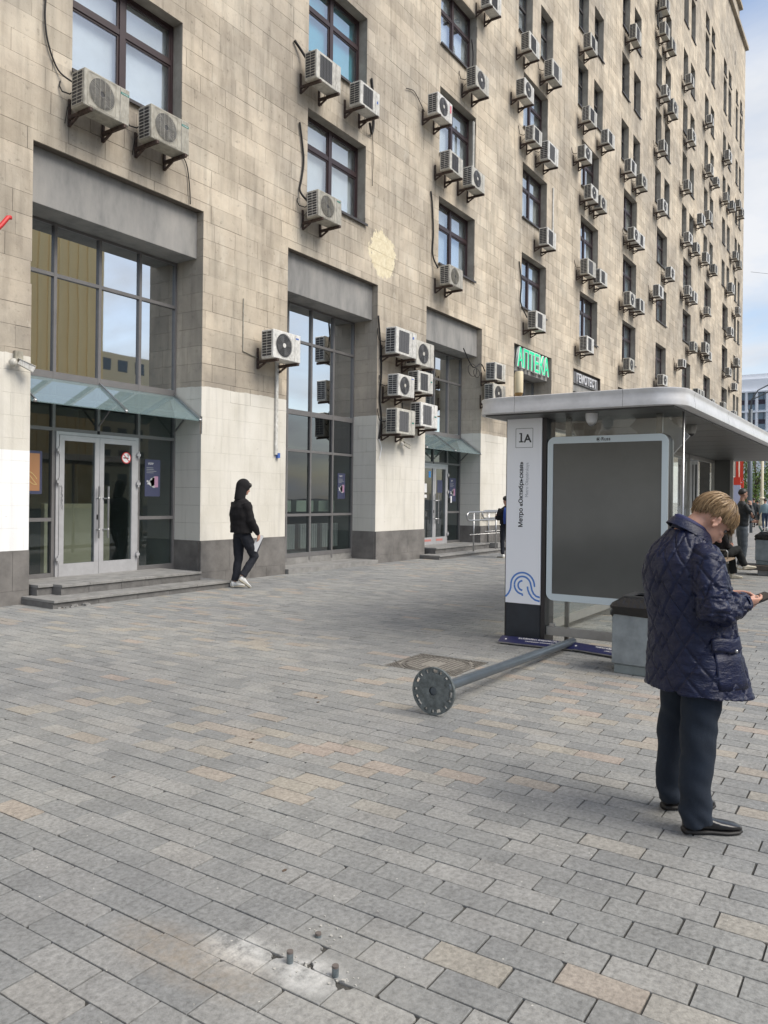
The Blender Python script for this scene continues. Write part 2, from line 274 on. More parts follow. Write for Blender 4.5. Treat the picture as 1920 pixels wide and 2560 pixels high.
# ------------------------------------------------------------------ mesh helper
class MB:
    def __init__(s): s.v = []; s.f = []; s.t = []
    def quad(s, a, b, c, d, t=0.5):
        i = len(s.v); s.v += [a, b, c, d]; s.f.append((i, i + 1, i + 2, i + 3)); s.t.append(t)
    def box(s, x0, x1, y0, y1, z0, z1, t=0.5, skip=''):
        i = len(s.v)
        s.v += [(x0, y0, z0), (x1, y0, z0), (x1, y1, z0), (x0, y1, z0), (x0, y0, z1), (x1, y0, z1), (x1, y1, z1), (x0, y1, z1)]
        F = {'b': (0, 3, 2, 1), 't': (4, 5, 6, 7), 'f': (0, 1, 5, 4), 'r': (1, 2, 6, 5), 'k': (2, 3, 7, 6), 'l': (3, 0, 4, 7)}
        for k_, q in F.items():
            if k_ in skip: continue
            s.f.append(tuple(i + j for j in q)); s.t.append(t)
        return s
    def chbox(s, x0, x1, y0, y1, z0, z1, c=0.004):
        """box with every vertical and horizontal edge cut by c (26-face chamfer, as a convex loft)"""
        rings = []
        for z, o in ((z0, c), (z0 + c, 0), (z1 - c, 0), (z1, c)):
            rings.append([(x0 + o + (c if o == 0 else 0) * 1, y0 + o, z), (x1 - o - (c if o == 0 else 0), y0 + o, z), (x1 - o, y0 + o + (c if o == 0 else 0), z), (x1 - o, y1 - o - (c if o == 0 else 0), z),
                          (x1 - o - (c if o == 0 else 0), y1 - o, z), (x0 + o + (c if o == 0 else 0), y1 - o, z), (x0 + o, y1 - o - (c if o == 0 else 0), z), (x0 + o, y0 + o + (c if o == 0 else 0), z)])
        return s.rings(rings)
    def rings(s, rings, cap=True, close=False, t=0.5):
        n = len(rings[0]); b = len(s.v)
        for r in rings: s.v += [tuple(p) for p in r]
        m = len(rings)
        for i in range(m if close else m - 1):
            i2 = (i + 1) % m
            for j in range(n):
                s.f.append((b + i * n + j, b + i * n + (j + 1) % n, b + i2 * n + (j + 1) % n, b + i2 * n + j)); s.t.append(t)
        if cap and not close:
            s.f.append(tuple(b + j for j in reversed(range(n)))); s.t.append(t)
            s.f.append(tuple(b + (m - 1) * n + j for j in range(n))); s.t.append(t)
        return s
    def tube(s, pts, r, n=8, cap=True):
        pts = [Vector(p) for p in pts]; rr = r if hasattr(r, '__len__') else [r] * len(pts); R_ = []
        pu = None
        for i, p in enumerate(pts):
            d = (pts[min(i + 1, len(pts) - 1)] - pts[max(i - 1, 0)]).normalized()
            if pu is None: pu = d.orthogonal().normalized()
            u = (pu - d * pu.dot(d))
            u = u.normalized() if u.length > 1e-5 else d.orthogonal().normalized()
            pu = u; v_ = d.cross(u)
            R_.append([p + (u * math.cos(a) + v_ * math.sin(a)) * rr[i] for a in [2 * math.pi * j / n for j in range(n)]])
        return s.rings(R_, cap)
    def bar(s, p0, p1, wx, wy, upv=(0, 0, 1)):
        p0 = Vector(p0); p1 = Vector(p1); d = (p1 - p0).normalized(); u = Vector(upv).cross(d)
        if u.length < 1e-4: u = d.orthogonal()
        u.normalize(); v_ = d.cross(u)
        R_ = [[p + u * (a * wx / 2) + v_ * (b * wy / 2) for a, b in ((-1, -1), (1, -1), (1, 1), (-1, 1))] for p in (p0, p1)]
        return s.rings(R_)
    def ell(s, c, r, M=None, n=16, m=10, zlo=-1, zhi=1):
        c = Vector(c); R_ = []
        for i in range(m + 1):
            ph = math.asin(max(-1, min(1, zlo))) + (math.asin(zhi) - math.asin(max(-1, zlo))) * i / m
            ph = max(-math.pi / 2 + 0.03, min(math.pi / 2 - 0.03, ph))
            ring = []
            for j in range(n):
                a = 2 * math.pi * j / n
                p = Vector((r[0] * math.cos(ph) * math.cos(a), r[1] * math.cos(ph) * math.sin(a), r[2] * math.sin(ph)))
                if M: p = M @ p
                ring.append(c + p)
            R_.append(ring)
        return s.rings(R_)
    def loft(s, secs, n=20):
        """secs: (center, a_vec, b_vec[, power]) elliptical sections"""
        R_ = []
        for q in secs:
            c, a, b = Vector(q[0]), Vector(q[1]), Vector(q[2]); pw = q[3] if len(q) > 3 else 1.0
            ring = []
            for j in range(n):
                t_ = 2 * math.pi * j / n; ca, sa = math.cos(t_), math.sin(t_)
                ring.append(c + a * (abs(ca) ** pw * (1 if ca >= 0 else -1)) + b * (abs(sa) ** pw * (1 if sa >= 0 else -1)))
            R_.append(ring)
        return s.rings(R_)
    def prism(s, poly, z0, z1, t=0.5, M=None):
        n = len(poly); b = len(s.v)
        for z in (z0, z1):
            for p in poly:
                q = Vector((p[0], p[1], z)); s.v.append(tuple(M @ q if M else q))
        s.f.append(tuple(b + n + j for j in range(n))); s.t.append(t)
        s.f.append(tuple(b + j for j in reversed(range(n)))); s.t.append(t)
        for j in range(n): s.f.append((b + j, b + (j + 1) % n, b + n + (j + 1) % n, b + n + j)); s.t.append(t)
        return s
    def ringplate(s, outer, inner, z0, z1, M=None):
        n = len(outer); b = len(s.v)
        for z in (z0, z1):
            for L in (outer, inner):
                for p in L:
                    q = Vector((p[0], p[1], z)); s.v.append(tuple(M @ q if M else q))
        for j in range(n):
            k_ = (j + 1) % n
            s.f += [(b + 2 * n + j, b + 2 * n + k_, b + 3 * n + k_, b + 3 * n + j), (b + k_, b + j, b + n + j, b + n + k_),
                    (b + j, b + k_, b + 2 * n + k_, b + 2 * n + j), (b + n + k_, b + n + j, b + 3 * n + j, b + 3 * n + k_)]
            s.t += [0.5] * 4
        return s
    def mesh(s, name, m=None, smooth=False, tint=False):
        me = bpy.data.meshes.new(name); me.from_pydata([tuple(p) for p in s.v], [], s.f); me.update()
        if m: me.materials.append(m)
        if tint:
            a = me.attributes.new('tint', 'FLOAT', 'FACE'); a.data.foreach_set('value', s.t)
        if smooth: me.polygons.foreach_set('use_smooth', [True] * len(me.polygons))
        return me
    def obj(s, name, m=None, parent=None, smooth=False, tint=False, loc=None):
        return mk(name, s.mesh(name, m, smooth, tint), parent, loc)
def mk(name, me, parent=None, loc=None):
    o = bpy.data.objects.new(name, me); COL.objects.link(o)
    if parent: o.parent = parent
    if loc: o.location = loc
    return o
def autosm(o, ang=35):
    me = o.data; bm = bmesh.new(); bm.from_mesh(me)
    for f in bm.faces: f.smooth = True
    for e in bm.edges:
        if len(e.link_faces) == 2 and e.calc_face_angle(0) > rad(ang): e.smooth = False
    bm.to_mesh(me); bm.free(); return o
def thing(name, label, cat, loc=(0, 0, 0), rz=0, group=None):
    o = bpy.data.objects.new(name, None); COL.objects.link(o); o.location = loc; o.rotation_euler = (0, 0, rz)
    o.empty_display_size = 0.2
    return tag(o, label, cat, group)
def tag(o, label=None, cat=None, group=None, kind=None):
    if label: o['label'] = label
    if cat: o['category'] = cat
    if group: o['group'] = group
    if kind: o['kind'] = kind
    return o
def rrect(w_, h_, r, n=6, cx=0, cy=0):
    P_ = []
    for (sx, sy, a0) in ((1, -1, -90), (1, 1, 0), (-1, 1, 90), (-1, -1, 180)):
        for i in range(n + 1):
            a = rad(a0 + 90 * i / n); P_.append((cx + sx * (w_ / 2 - r) + r * math.cos(a), cy + sy * (h_ / 2 - r) + r * math.sin(a)))
    return P_
def frameM(o, x, y):
    x = Vector(x).normalized(); y = Vector(y).normalized(); z = x.cross(y); o = Vector(o)
    return Matrix(((x.x, y.x, z.x, o.x), (x.y, y.y, z.y, o.y), (x.z, y.z, z.z, o.z), (0, 0, 0, 1)))
def text(s_, name, size, M, m, ext=0.001, parent=None, align='LEFT', off=0.0, sx=1.0, shear=0):
    cu = bpy.data.curves.new(name, 'FONT'); cu.body = s_; cu.size = size; cu.extrude = ext; cu.align_x = align; cu.offset = off; cu.resolution_u = 2; cu.shear = shear
    o = bpy.data.objects.new(name, cu); COL.objects.link(o)
    dg = bpy.context.evaluated_depsgraph_get(); me = bpy.data.meshes.new_from_object(o.evaluated_get(dg))
    bpy.data.objects.remove(o); me.transform(Matrix.Diagonal((sx, 1, 1, 1))); me.transform(M); me.name = name
    me.materials.clear(); me.materials.append(m)
    return mk(name, me, parent)
def organic(name, mb, voxel, m, parent=None, it=4, post=None, dec=None):
    me = mb.mesh(name + '_raw'); o = bpy.data.objects.new(name, me); COL.objects.link(o)
    md = o.modifiers.new('r', 'REMESH'); md.mode = 'VOXEL'; md.voxel_size = voxel; md.use_smooth_shade = True
    ms = o.modifiers.new('s', 'SMOOTH'); ms.factor = 0.5; ms.iterations = it
    if dec: d_ = o.modifiers.new('d', 'DECIMATE'); d_.ratio = dec
    dg = bpy.context.evaluated_depsgraph_get(); m2 = bpy.data.meshes.new_from_object(o.evaluated_get(dg)); bpy.data.objects.remove(o)
    m2.materials.clear(); m2.materials.append(m)
    if post:
        n = len(m2.vertices); a = np.empty(n * 3, 'f'); m2.vertices.foreach_get('co', a); a = a.reshape(n, 3)
        nn = np.empty(n * 3, 'f'); m2.vertices.foreach_get('normal', nn); nn = nn.reshape(n, 3)
        a = post(a, nn); m2.vertices.foreach_set('co', np.ascontiguousarray(a, 'f').ravel()); m2.update()
    m2.polygons.foreach_set('use_smooth', [True] * len(m2.polygons)); m2.name = name
    return mk(name, m2, parent)
# ================================================================== SETTING: ground, paving, road
F0 = 10.43                      # facade front
g_ = MB(); g_.quad((-400, -400, -0.05), (900, -400, -0.05), (900, 500, -0.05), (-400, 500, -0.05))
M_ASPH = mat('asphalt', (0.055, 0.055, 0.058), 0.85, bump=0.3, bscale=60, var=0.3, vscale=0.8)
tag(g_.obj('ground', M_ASPH), kind='structure')
g_ = MB(); g_.box(-40, 160, -22, -7.2, -0.045, -0.03); tag(g_.obj('road', mat('road_asphalt', (0.06, 0.06, 0.062), 0.8, bump=0.3, bscale=50, var=0.25, vscale=0.5)), kind='structure')
g_ = MB(); g_.box(-40, 160, -7.2, -7.0, -0.04, 0.0); kerb = tag(g_.obj('kerb', M_STEP), kind='structure')
# joint bed: the pavers stand 9 mm above it
pv = MB(); pv.box(-40, 160, -7.0, 30, -0.045, -0.009)
# far paving beyond the modelled pavers carries the pattern in its material
k = newmat('far_paving'); g = k.n('ShaderNodeNewGeometry'); P = g.outputs['Position']
rot = k.n('ShaderNodeMapping'); rot.inputs['Rotation'].default_value = (0, 0, rad(90)); k.l(P, rot.inputs[0])
br = k.n('ShaderNodeTexBrick'); br.inputs['Scale'].default_value = 1; br.inputs['Brick Width'].default_value = 0.285; br.inputs['Row Height'].default_value = 0.131; br.inputs['Mortar Size'].default_value = 0.004
br.inputs['Color1'].default_value = (0.21, 0.21, 0.21, 1); br.inputs['Color2'].default_value = (0.29, 0.28, 0.265, 1); br.inputs['Mortar'].default_value = (0.10, 0.10, 0.095, 1)
k.l(rot.outputs[0], br.inputs[0])
k.l(k.mix(0.7, br.outputs[0], k.ramp(k.noise(P, 0.8, 6), [(0.3, 0.8), (0.7, 1.15)]), 'MULTIPLY'), k.b.inputs['Base Color']); k.b.inputs['Roughness'].default_value = 0.7
PAVE = tag(pv.obj('pavement', M_JOINT), kind='structure')
fp = MB(); fp.box(31.0, 160, -7.0, 30, -0.008, 0.0); tag(fp.obj('paving_surface', k.m, PAVE), kind='stuff')
PITCH, LEN = 0.131, 0.2835
X0 = 1.652
bolts = [(2.03, 1.70), (2.06, 1.53), (2.21, 1.72)]
MH = (6.13, 6.83, 3.27, 4.03)     # manhole frame
def cutrect(r_, h):
    x0, x1, z0, z1 = r_; a, b_, c, d = h
    if a >= x1 or b_ <= x0 or c >= z1 or d <= z0: return [r_]
    o_ = []
    if a > x0: o_.append((x0, a, z0, z1))
    if b_ < x1: o_.append((b_, x1, z0, z1))
    xa_, xb_ = max(x0, a), min(x1, b_)
    if c > z0: o_.append((xa_, xb_, z0, c))
    if d < z1: o_.append((xa_, xb_, d, z1))
    return o_
pavers = []
ix0 = int((0.6 - X0) / PITCH) - 1; ix1 = int((31.0 - X0) / PITCH)
for i in range(ix0, ix1):
    xa = X0 + i * PITCH
    if xa + PITCH > 31.0: break
    off = (0.0 if i % 2 else 0.5) * LEN + R.uniform(-0.035, 0.035)
    far = xa > 12
    ylo = -5.9 if xa > 6 else -2.6
    ya = 2.22 + off + math.floor((ylo - 2.22) / LEN) * LEN
    while ya < F0 - 0.02:
        L_ = LEN
        yb = min(ya + L_, F0 - 0.01)
        if yb - ya > 0.03 and (ya < 1.62 * xa + 1.2) and (ya > -0.3 * xa - 1.4):
            for q in cutrect((xa, xa + PITCH, ya, yb), MH):
                if q[1] - q[0] > 0.015 and q[3] - q[2] > 0.015: pavers.append(q)
        ya += L_
def toned(x, y):
    t = 0.12 + R.random() * 0.48
    warm = noise.noise(Vector((x * 0.35, y * 0.28, 3.1))) * 0.5 + 0.12
    warm += -0.09 if x < 3.0 else (0.10 if x < 7 else -0.04)
    if R.random() < max(0.05, warm): t = R.uniform(0.66, 1.0)
    return t
def paver_poly(x0, x1, y0, y1):
    g = 0.0014; x0 += g + R.uniform(0, .0022); x1 -= g + R.uniform(0, .0022); y0 += g + .0012 + R.uniform(0, .0035); y1 -= g + .0012 + R.uniform(0, .0035)
    pts = [(x0, y0), (x1, y0), (x1, y1), (x0, y1)]
    out_ = []
    for n_, p in enumerate(pts):
        near = min(math.hypot(p[0] - b[0], p[1] - b[1]) for b in bolts)
        cut = 0.0
        if near < 0.085: cut = R.uniform(0.02, 0.042)
        elif R.random() < 0.13: cut = R.uniform(0.004, 0.014)
        a = pts[n_ - 1]; c = pts[(n_ + 1) % 4]
        if cut:
            da = Vector((a[0] - p[0], a[1] - p[1])).normalized(); dc = Vector((c[0] - p[0], c[1] - p[1])).normalized()
            out_.append((p[0] + da.x * cut, p[1] + da.y * cut))
            if near < 0.085:
                for f1, f2 in ((.85, .30), (.55, .62), (.25, .70)): out_.append((p[0] + da.x * cut * f1 + dc.x * cut * f2 * R.uniform(.7, 1.2), p[1] + da.y * cut * f1 + dc.y * cut * f2 * R.uniform(.7, 1.2)))
            out_.append((p[0] + dc.x * cut * 1.2, p[1] + dc.y * cut * 1.2))
        else: out_.append(p)
    return out_
def paver_into(mb, q, t, rich):
    x0, x1, y0, y1 = q; z = R.uniform(-0.0016, 0.0012); sx = R.uniform(-0.0015, 0.0015); sy = R.uniform(-0.002, 0.002)
    poly = paver_poly(*q) if rich else [(x0 + .003, y0 + .003), (x1 - .003, y0 + .003), (x1 - .003, y1 - .003), (x0 + .003, y1 - .003)]
    cx, cy = (x0 + x1) / 2, (y0 + y1) / 2; n = len(poly); b = len(mb.v)
    lv = [(1.0, -0.010), (1.0, -0.0025), (0.985, 0.0)] if rich else [(1.0, -0.010), (1.0, 0.0)]
    for s_, dz in lv:
        for p in poly:
            px = cx + (p[0] - cx) * (1 - (1 - s_) * 1.3); py = cy + (p[1] - cy) * (1 - (1 - s_) * 0.6)
            mb.v.append((px, py, z + dz + sx * (px - cx) / PITCH + sy * (py - cy) / LEN))
    for l_ in range(len(lv) - 1):
        for j in range(n):
            mb.f.append((b + l_ * n + j, b + l_ * n + (j + 1) % n, b + (l_ + 1) * n + (j + 1) % n, b + (l_ + 1) * n + j)); mb.t.append(t)
    mb.f.append(tuple(b + (len(lv) - 1) * n + j for j in range(n))); mb.t.append(t)
def seen(x, y, z=0):
    d = Vector((x, y, z - CAMH)); f_ = d.dot(fwd)
    if f_ < 0.1: return False
    px = 960 + d.dot(rgt) / f_ * FPX; py = HOR - d.z / f_ * FPX
    return -30 < px < 1950 and -30 < py < 2590
pavers.sort(key=lambda q: (not seen((q[0] + q[1]) / 2, (q[2] + q[3]) / 2), (q[0] + q[1]) ** 2 + (q[2] + q[3]) ** 2))
stuff = MB()
for n_, q in enumerate(pavers):
    t = toned(q[0], q[2])
    if n_ < 300:
        m_ = MB(); paver_into(m_, q, t, True); m_.obj('paver', M_PAVER, PAVE, tint=True)
    else: paver_into(stuff, q, t, q[0] < 9)
tag(stuff.obj('paver', M_PAVER, PAVE, tint=True), kind='stuff')
# ================================================================== OFFICE BUILDING
BLD = thing('office_building', 'long beige limestone office block with many air conditioners and grey shopfronts at its foot', 'building', (0, 0, 0))
BX1 = 67.8; BTOP = 37.9
shops = [6.52, 12.14, 17.75, 23.4, 28.95, 34.7, 40.4, 46.3, 52.2, 58.2]; SW = 3.30; STOP = 6.69; GY = 11.15
CC = [8.21, 13.80, 19.42, 25.0, 30.66, 36.32, 42.15, 48.1, 54.05, 60.25, 65.05]
def sillz(r): return 7.97 + 2.99 * (r - 2)
wins = []      # (x0,x1,z0,z1,kind,col,row)
for ci, c in enumerate(CC):
    for r in range(2, 9):
        z0 = sillz(r); z1 = z0 + 1.83
        if ci < 3 and r > 5: continue
        if ci == 10:
            for o_ in (-0.75, 0.75): wins.append((c + o_ - 0.5, c + o_ + 0.5, z0, z1, 'narrow', ci, r))
        elif r <= 4 or ci < 3: wins.append((c - 1.075, c + 1.075, z0, z1, 'cross', ci, r))
        else:
            for o_ in (-0.95, 0.93): wins.append((c + o_ - 0.58, c + o_ + 0.58, z0, z1, 'narrow', ci, r))
    if ci >= 6:
        for o_ in (-0.95, 0.93):
            hw = 0.58 if ci < 10 else 0.45
            wins.append((c + o_ - hw, c + o_ + hw, 29.3, 31.7, 'tall', ci, 9)); wins.append((c + o_ - hw, c + o_ + hw, 32.0, 33.0, 'small', ci, 10))
holes = [(x, x + SW, -1, STOP) for x in shops] + [(a, b_, c, d) for (a, b_, c, d, *_r) in wins]
def subtract(rects, h):
    out_ = []
    for (x0, x1, z0, z1) in rects:
        a, b_, c, d = h
        if a >= x1 - 1e-6 or b_ <= x0 + 1e-6 or c >= z1 - 1e-6 or d <= z0 + 1e-6: out_.append((x0, x1, z0, z1)); continue
        if a > x0: out_.append((x0, a, z0, z1))
        if b_ < x1: out_.append((b_, x1, z0, z1))
        xa, xb = max(x0, a), min(x1, b_)
        if c > z0: out_.append((xa, xb, z0, c))
        if d < z1: out_.append((xa, xb, d, z1))
    return out_
# backing wall with openings (vertical strips between column cuts)
wl = MB(); BK = F0 + 0.03
strips = [(2.9, BX1, 0, BTOP)]
cuts = sorted({2.9, BX1} | {v for x in shops for v in (x, x + SW)} | {v for w_ in wins for v in w_[:2]})
for xa, xb in zip(cuts, cuts[1:]):
    hs = sorted([(h[2], h[3]) for h in holes if h[0] < xb - 1e-6 and h[1] > xa + 1e-6]); z = 0.0
    for c, d in hs:
        if c > z: wl.quad((xa, BK, z), (xb, BK, z), (xb, BK, c), (xa, BK, c))
        z = max(z, d)
    wl.quad((xa, BK, z), (xb, BK, z), (xb, BK, BTOP), (xa, BK, BTOP))
WALL = wl.obj('wall', M_MORTAR, BLD)
# shell: left run out of view, end walls, back, roof, cornice
sh = MB()
sh.quad((-40, F0, 0), (2.9, F0, 0), (2.9, F0, BTOP), (-40, F0, BTOP))
sh.quad((BX1, F0 + .03, 0), (BX1, 28, 0), (BX1, 28, BTOP), (BX1, F0 + .03, BTOP)); sh.quad((BX1, 28, 0), (-40, 28, 0), (-40, 28, BTOP), (BX1, 28, BTOP))
sh.quad((-40, 28, 0), (-40, F0, 0), (-40, F0, BTOP), (-40, 28, BTOP))
sh.box(-40, BX1 + 0.2, F0 - 0.22, 28.2, BTOP, BTOP + 0.28); sh.box(-40, 64.2, F0 - 0.1, 28.0, BTOP + 0.28, BTOP + 1.3)
sh.box(-40, 64.4, F0 - 0.32, 28.2, BTOP + 1.3, BTOP + 1.55)
sh.obj('roof', stone_mat('roof_limestone', True), BLD)
# window reveals
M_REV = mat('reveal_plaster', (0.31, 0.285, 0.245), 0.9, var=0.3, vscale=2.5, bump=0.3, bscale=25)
for (x0, x1, z0, z1, kd, ci, r) in wins:
    rv = MB()
    d = F0 + 0.27
    rv.quad((x0, BK, z0), (x0, d, z0), (x0, d, z1), (x0, BK, z1)); rv.quad((x1, d, z0), (x1, BK, z0), (x1, BK, z1), (x1, d, z1))
    rv.quad((x0, BK, z1), (x0, d, z1), (x1, d, z1), (x1, BK, z1)); rv.quad((x0, d, z0), (x0, BK, z0), (x1, BK, z0), (x1, d, z0))
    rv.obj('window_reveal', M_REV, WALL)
# limestone blocks
blocks = []
CH = 0.32; z = 0.77; row = 0
while z < BTOP - 0.01:
    z1 = min(z + CH, BTOP); x = 2.9 - R.uniform(0, 0.6)
    while x < BX1:
        L_ = R.choice([0.52, 0.62, 0.70, 0.78, 0.92]) * R.uniform(0.95, 1.05)
        rects = [(max(x, 2.9), min(x + L_, BX1), z, z1)]
        if rects[0][1] - rects[0][0] > 0.02:
            for h in holes:
                if h[0] < rects[0][1] + 3 and h[1] > x - 1: rects = subtract(rects, h)
                if not rects: break
            t = R.random()
            for q in rects:
                if q[1] - q[0] > 0.03 and q[3] - q[2] > 0.02: blocks.append((q, t, x, x + L_, z, z1))
        x += L_
    z += CH; row += 1
def block_into(mb, q, t, xa, xb, za, zb):
    x0, x1, z0, z1 = q; painted = zb < 3.6; g = 0.0007 if painted else R.choice((0.0004, 0.0022, 0.0032, 0.004))
    # joints only on true block edges
    X0_ = x0 + (g if abs(x0 - xa) < 1e-6 else 0); X1_ = x1 - (g if abs(x1 - xb) < 1e-6 else 0)
    Z0_ = z0 + (g if abs(z0 - za) < 1e-6 else 0); Z1_ = z1 - (g if abs(z1 - zb) < 1e-6 else 0)
    random.seed(int(xa * 977 + za * 31)); dy = random.uniform(-0.0015, 0.0015) * (0.4 if painted else 1)
    mb.box(X0_, X1_, F0 + dy, BK + 0.002, Z0_, Z1_, t, skip='k')
def vdist(q): return (q[0] + q[1]) / 2
blocks.sort(key=lambda b: (not seen((b[0][0] + b[0][1]) / 2, F0, (b[0][2] + b[0][3]) / 2), ((b[0][0] + b[0][1]) / 2) ** 2 + ((b[0][2] + b[0][3]) / 2 - CAMH) ** 2))
st = MB()
for n_, b_ in enumerate(blocks):
    if n_ < 300: m_ = MB(); block_into(m_, *b_); m_.obj('stone_block', M_STONE, WALL, tint=True)
    else: block_into(st, *b_)
tag(st.obj('stone_block', M_STONE, WALL, tint=True), kind='stuff')
# plinth slabs
pl = []
edges_ = [2.9] + [v for x in shops for v in (x, x + SW)] + [BX1]
for a, b_ in zip(edges_[0::2], edges_[1::2]):
    x = a
    while x < b_ - 0.02:
        L_ = min(R.uniform(0.55, 0.95), b_ - x); L_ = b_ - x if b_ - x - L_ < 0.2 else L_
        pl.append((x, x + L_, 0.20, 0.768)); x += L_
    x = a
    while x < b_ - 0.02:
        L_ = min(R.uniform(0.4, 0.7), b_ - x); L_ = b_ - x if b_ - x - L_ < 0.15 else L_
        pl.append((x, x + L_, 0.0, 0.20)); x += L_
for (x0, x1, z0, z1) in pl:
    m_ = MB(); m_.box(x0 + 0.002, x1 - 0.002, F0 - 0.022 + R.uniform(-.001, .001), BK - 0.001, z0 + (0.002 if z0 > 0 else -0.03), z1 - 0.001); m_.obj('plinth_slab', M_PLINTH, WALL)
# shop openings: jambs, lintel
for si, x in enumerate(shops):
    xr = x + SW; b = MB()
    ztop = 5.86
    if si < 3 or si == 3:
        zz = 0.77
        while zz < STOP - 0.01:
            z2 = min(zz + 0.32, STOP); sp_ = R.choice([0.35, 0.5, 0.25])
            for (ya, yb) in ((BK + 0.001, BK + sp_), (BK + sp_, GY + 0.02)):
                b.box(xr, xr + 0.02, ya + 0.002, yb - 0.002, zz + 0.002, z2 - 0.002, R.random(), skip='r')
            zz = z2
        jb = b.obj('jamb_block', M_STONE, WALL, tint=True); tag(jb, kind='stuff')
        m_ = MB(); m_.box(xr - 0.012, xr + 0.02, BK, GY, -0.03, 0.768, skip='r'); m_.obj('plinth_slab', M_PLINTH, WALL)
    m_ = MB(); m_.box(xr + 0.02, xr + 0.06, BK, GY + 0.05, 0, STOP); m_.box(x - 0.06, x, BK, GY + 0.05, 0, STOP); m_.box(x, xr, BK, GY + 0.05, STOP, STOP + 0.05)
    m_.obj('jamb', M_MORTAR, WALL)
    l_ = MB(); l_.chbox(x + 0.001, xr - 0.0, F0 + 0.16, GY + 0.03, 5.86, STOP - 0.001, 0.006); l_.obj('lintel', M_LINTEL, WALL)
    room = MB(); y1 = 14.0
    room.quad((x, y1, 0.2), (xr, y1, 0.2), (xr, y1, 5.9), (x, y1, 5.9)); room.quad((x, GY + .06, 0.2), (x, y1, 0.2), (x, y1, 5.9), (x, GY + .06, 5.9)); room.quad((xr, y1, 0.2), (xr, GY + .06, 0.2), (xr, GY + .06, 5.9), (xr, y1, 5.9))
    room.quad((x, GY + .06, 0.2), (xr, GY + .06, 0.2), (xr, y1, 0.2), (x, y1, 0.2)); room.quad((x, GY + .06, 5.9), (x, y1, 5.9), (xr, y1, 5.9), (xr, GY + .06, 5.9))
    room.quad((x, GY + .06, 3.3), (x, y1, 3.3), (xr, y1, 3.3), (xr, GY + .06, 3.3))
    room.obj('shop_interior', M_ROOM, BLD)
# shopfront glazing
def shopfront(si, door=None):
    x = shops[si]; xr = x + SW; top = 5.86
    fr = MB(); w2 = 0.026; ya, yb = GY - 0.05, GY + 0.05
    vs = [x + SW * i / 4 for i in range(5)]
    zs = [0.29, 1.18, 2.61, 3.46, 5.04, top]
    for i, v in enumerate(vs):
        ww = 0.04 if i in (0, 4) else w2
        a = max(x + 0.001, v - ww); b_ = min(xr - 0.001, v + ww)
        if door and i == 2: fr.box(a, b_, ya, yb, 2.64, top - 0.001)
        else: fr.box(a, b_, ya, yb, 0.16, top - 0.001)
    for j, z_ in enumerate(zs):
        hh = 0.045 if j in (0, 5) else (0.055 if j == 3 else 0.028)
        for i in range(4):
            if door and i in (1, 2) and j in (0, 1): continue
            a = vs[i] + (0.041 if i == 0 else w2); b_ = vs[i + 1] - (0.041 if i == 3 else w2)
            fr.box(a, b_, ya + 0.003, yb - 0.003, z_ - hh, min(z_ + hh, top - 0.002))
    f = autosm(fr.obj('shopfront', M_ALU, BLD))
    for i in range(4):
        for j in range(5):
            if door and i in (1, 2) and j in (0, 1): continue
            g = G_SOLAR if j >= 3 else (G_TRANS if (j == 2 and not door) else G_CLEAR)
            p = MB(); p.box(vs[i] + 0.02, vs[i + 1] - 0.02, GY - 0.008, GY + 0.004, zs[j] + 0.02, zs[j + 1] - 0.02)
            p.obj('pane', g, f)
    m_ = MB(); m_.box(x, xr, ya + 0.01, yb + 0.02, -0.02, 0.245); m_.obj('threshold', M_STEP, f)
    return f, vs
SF = {}
for si in range(len(shops)):
    SF[si] = shopfront(si, door=si in (0, 2))
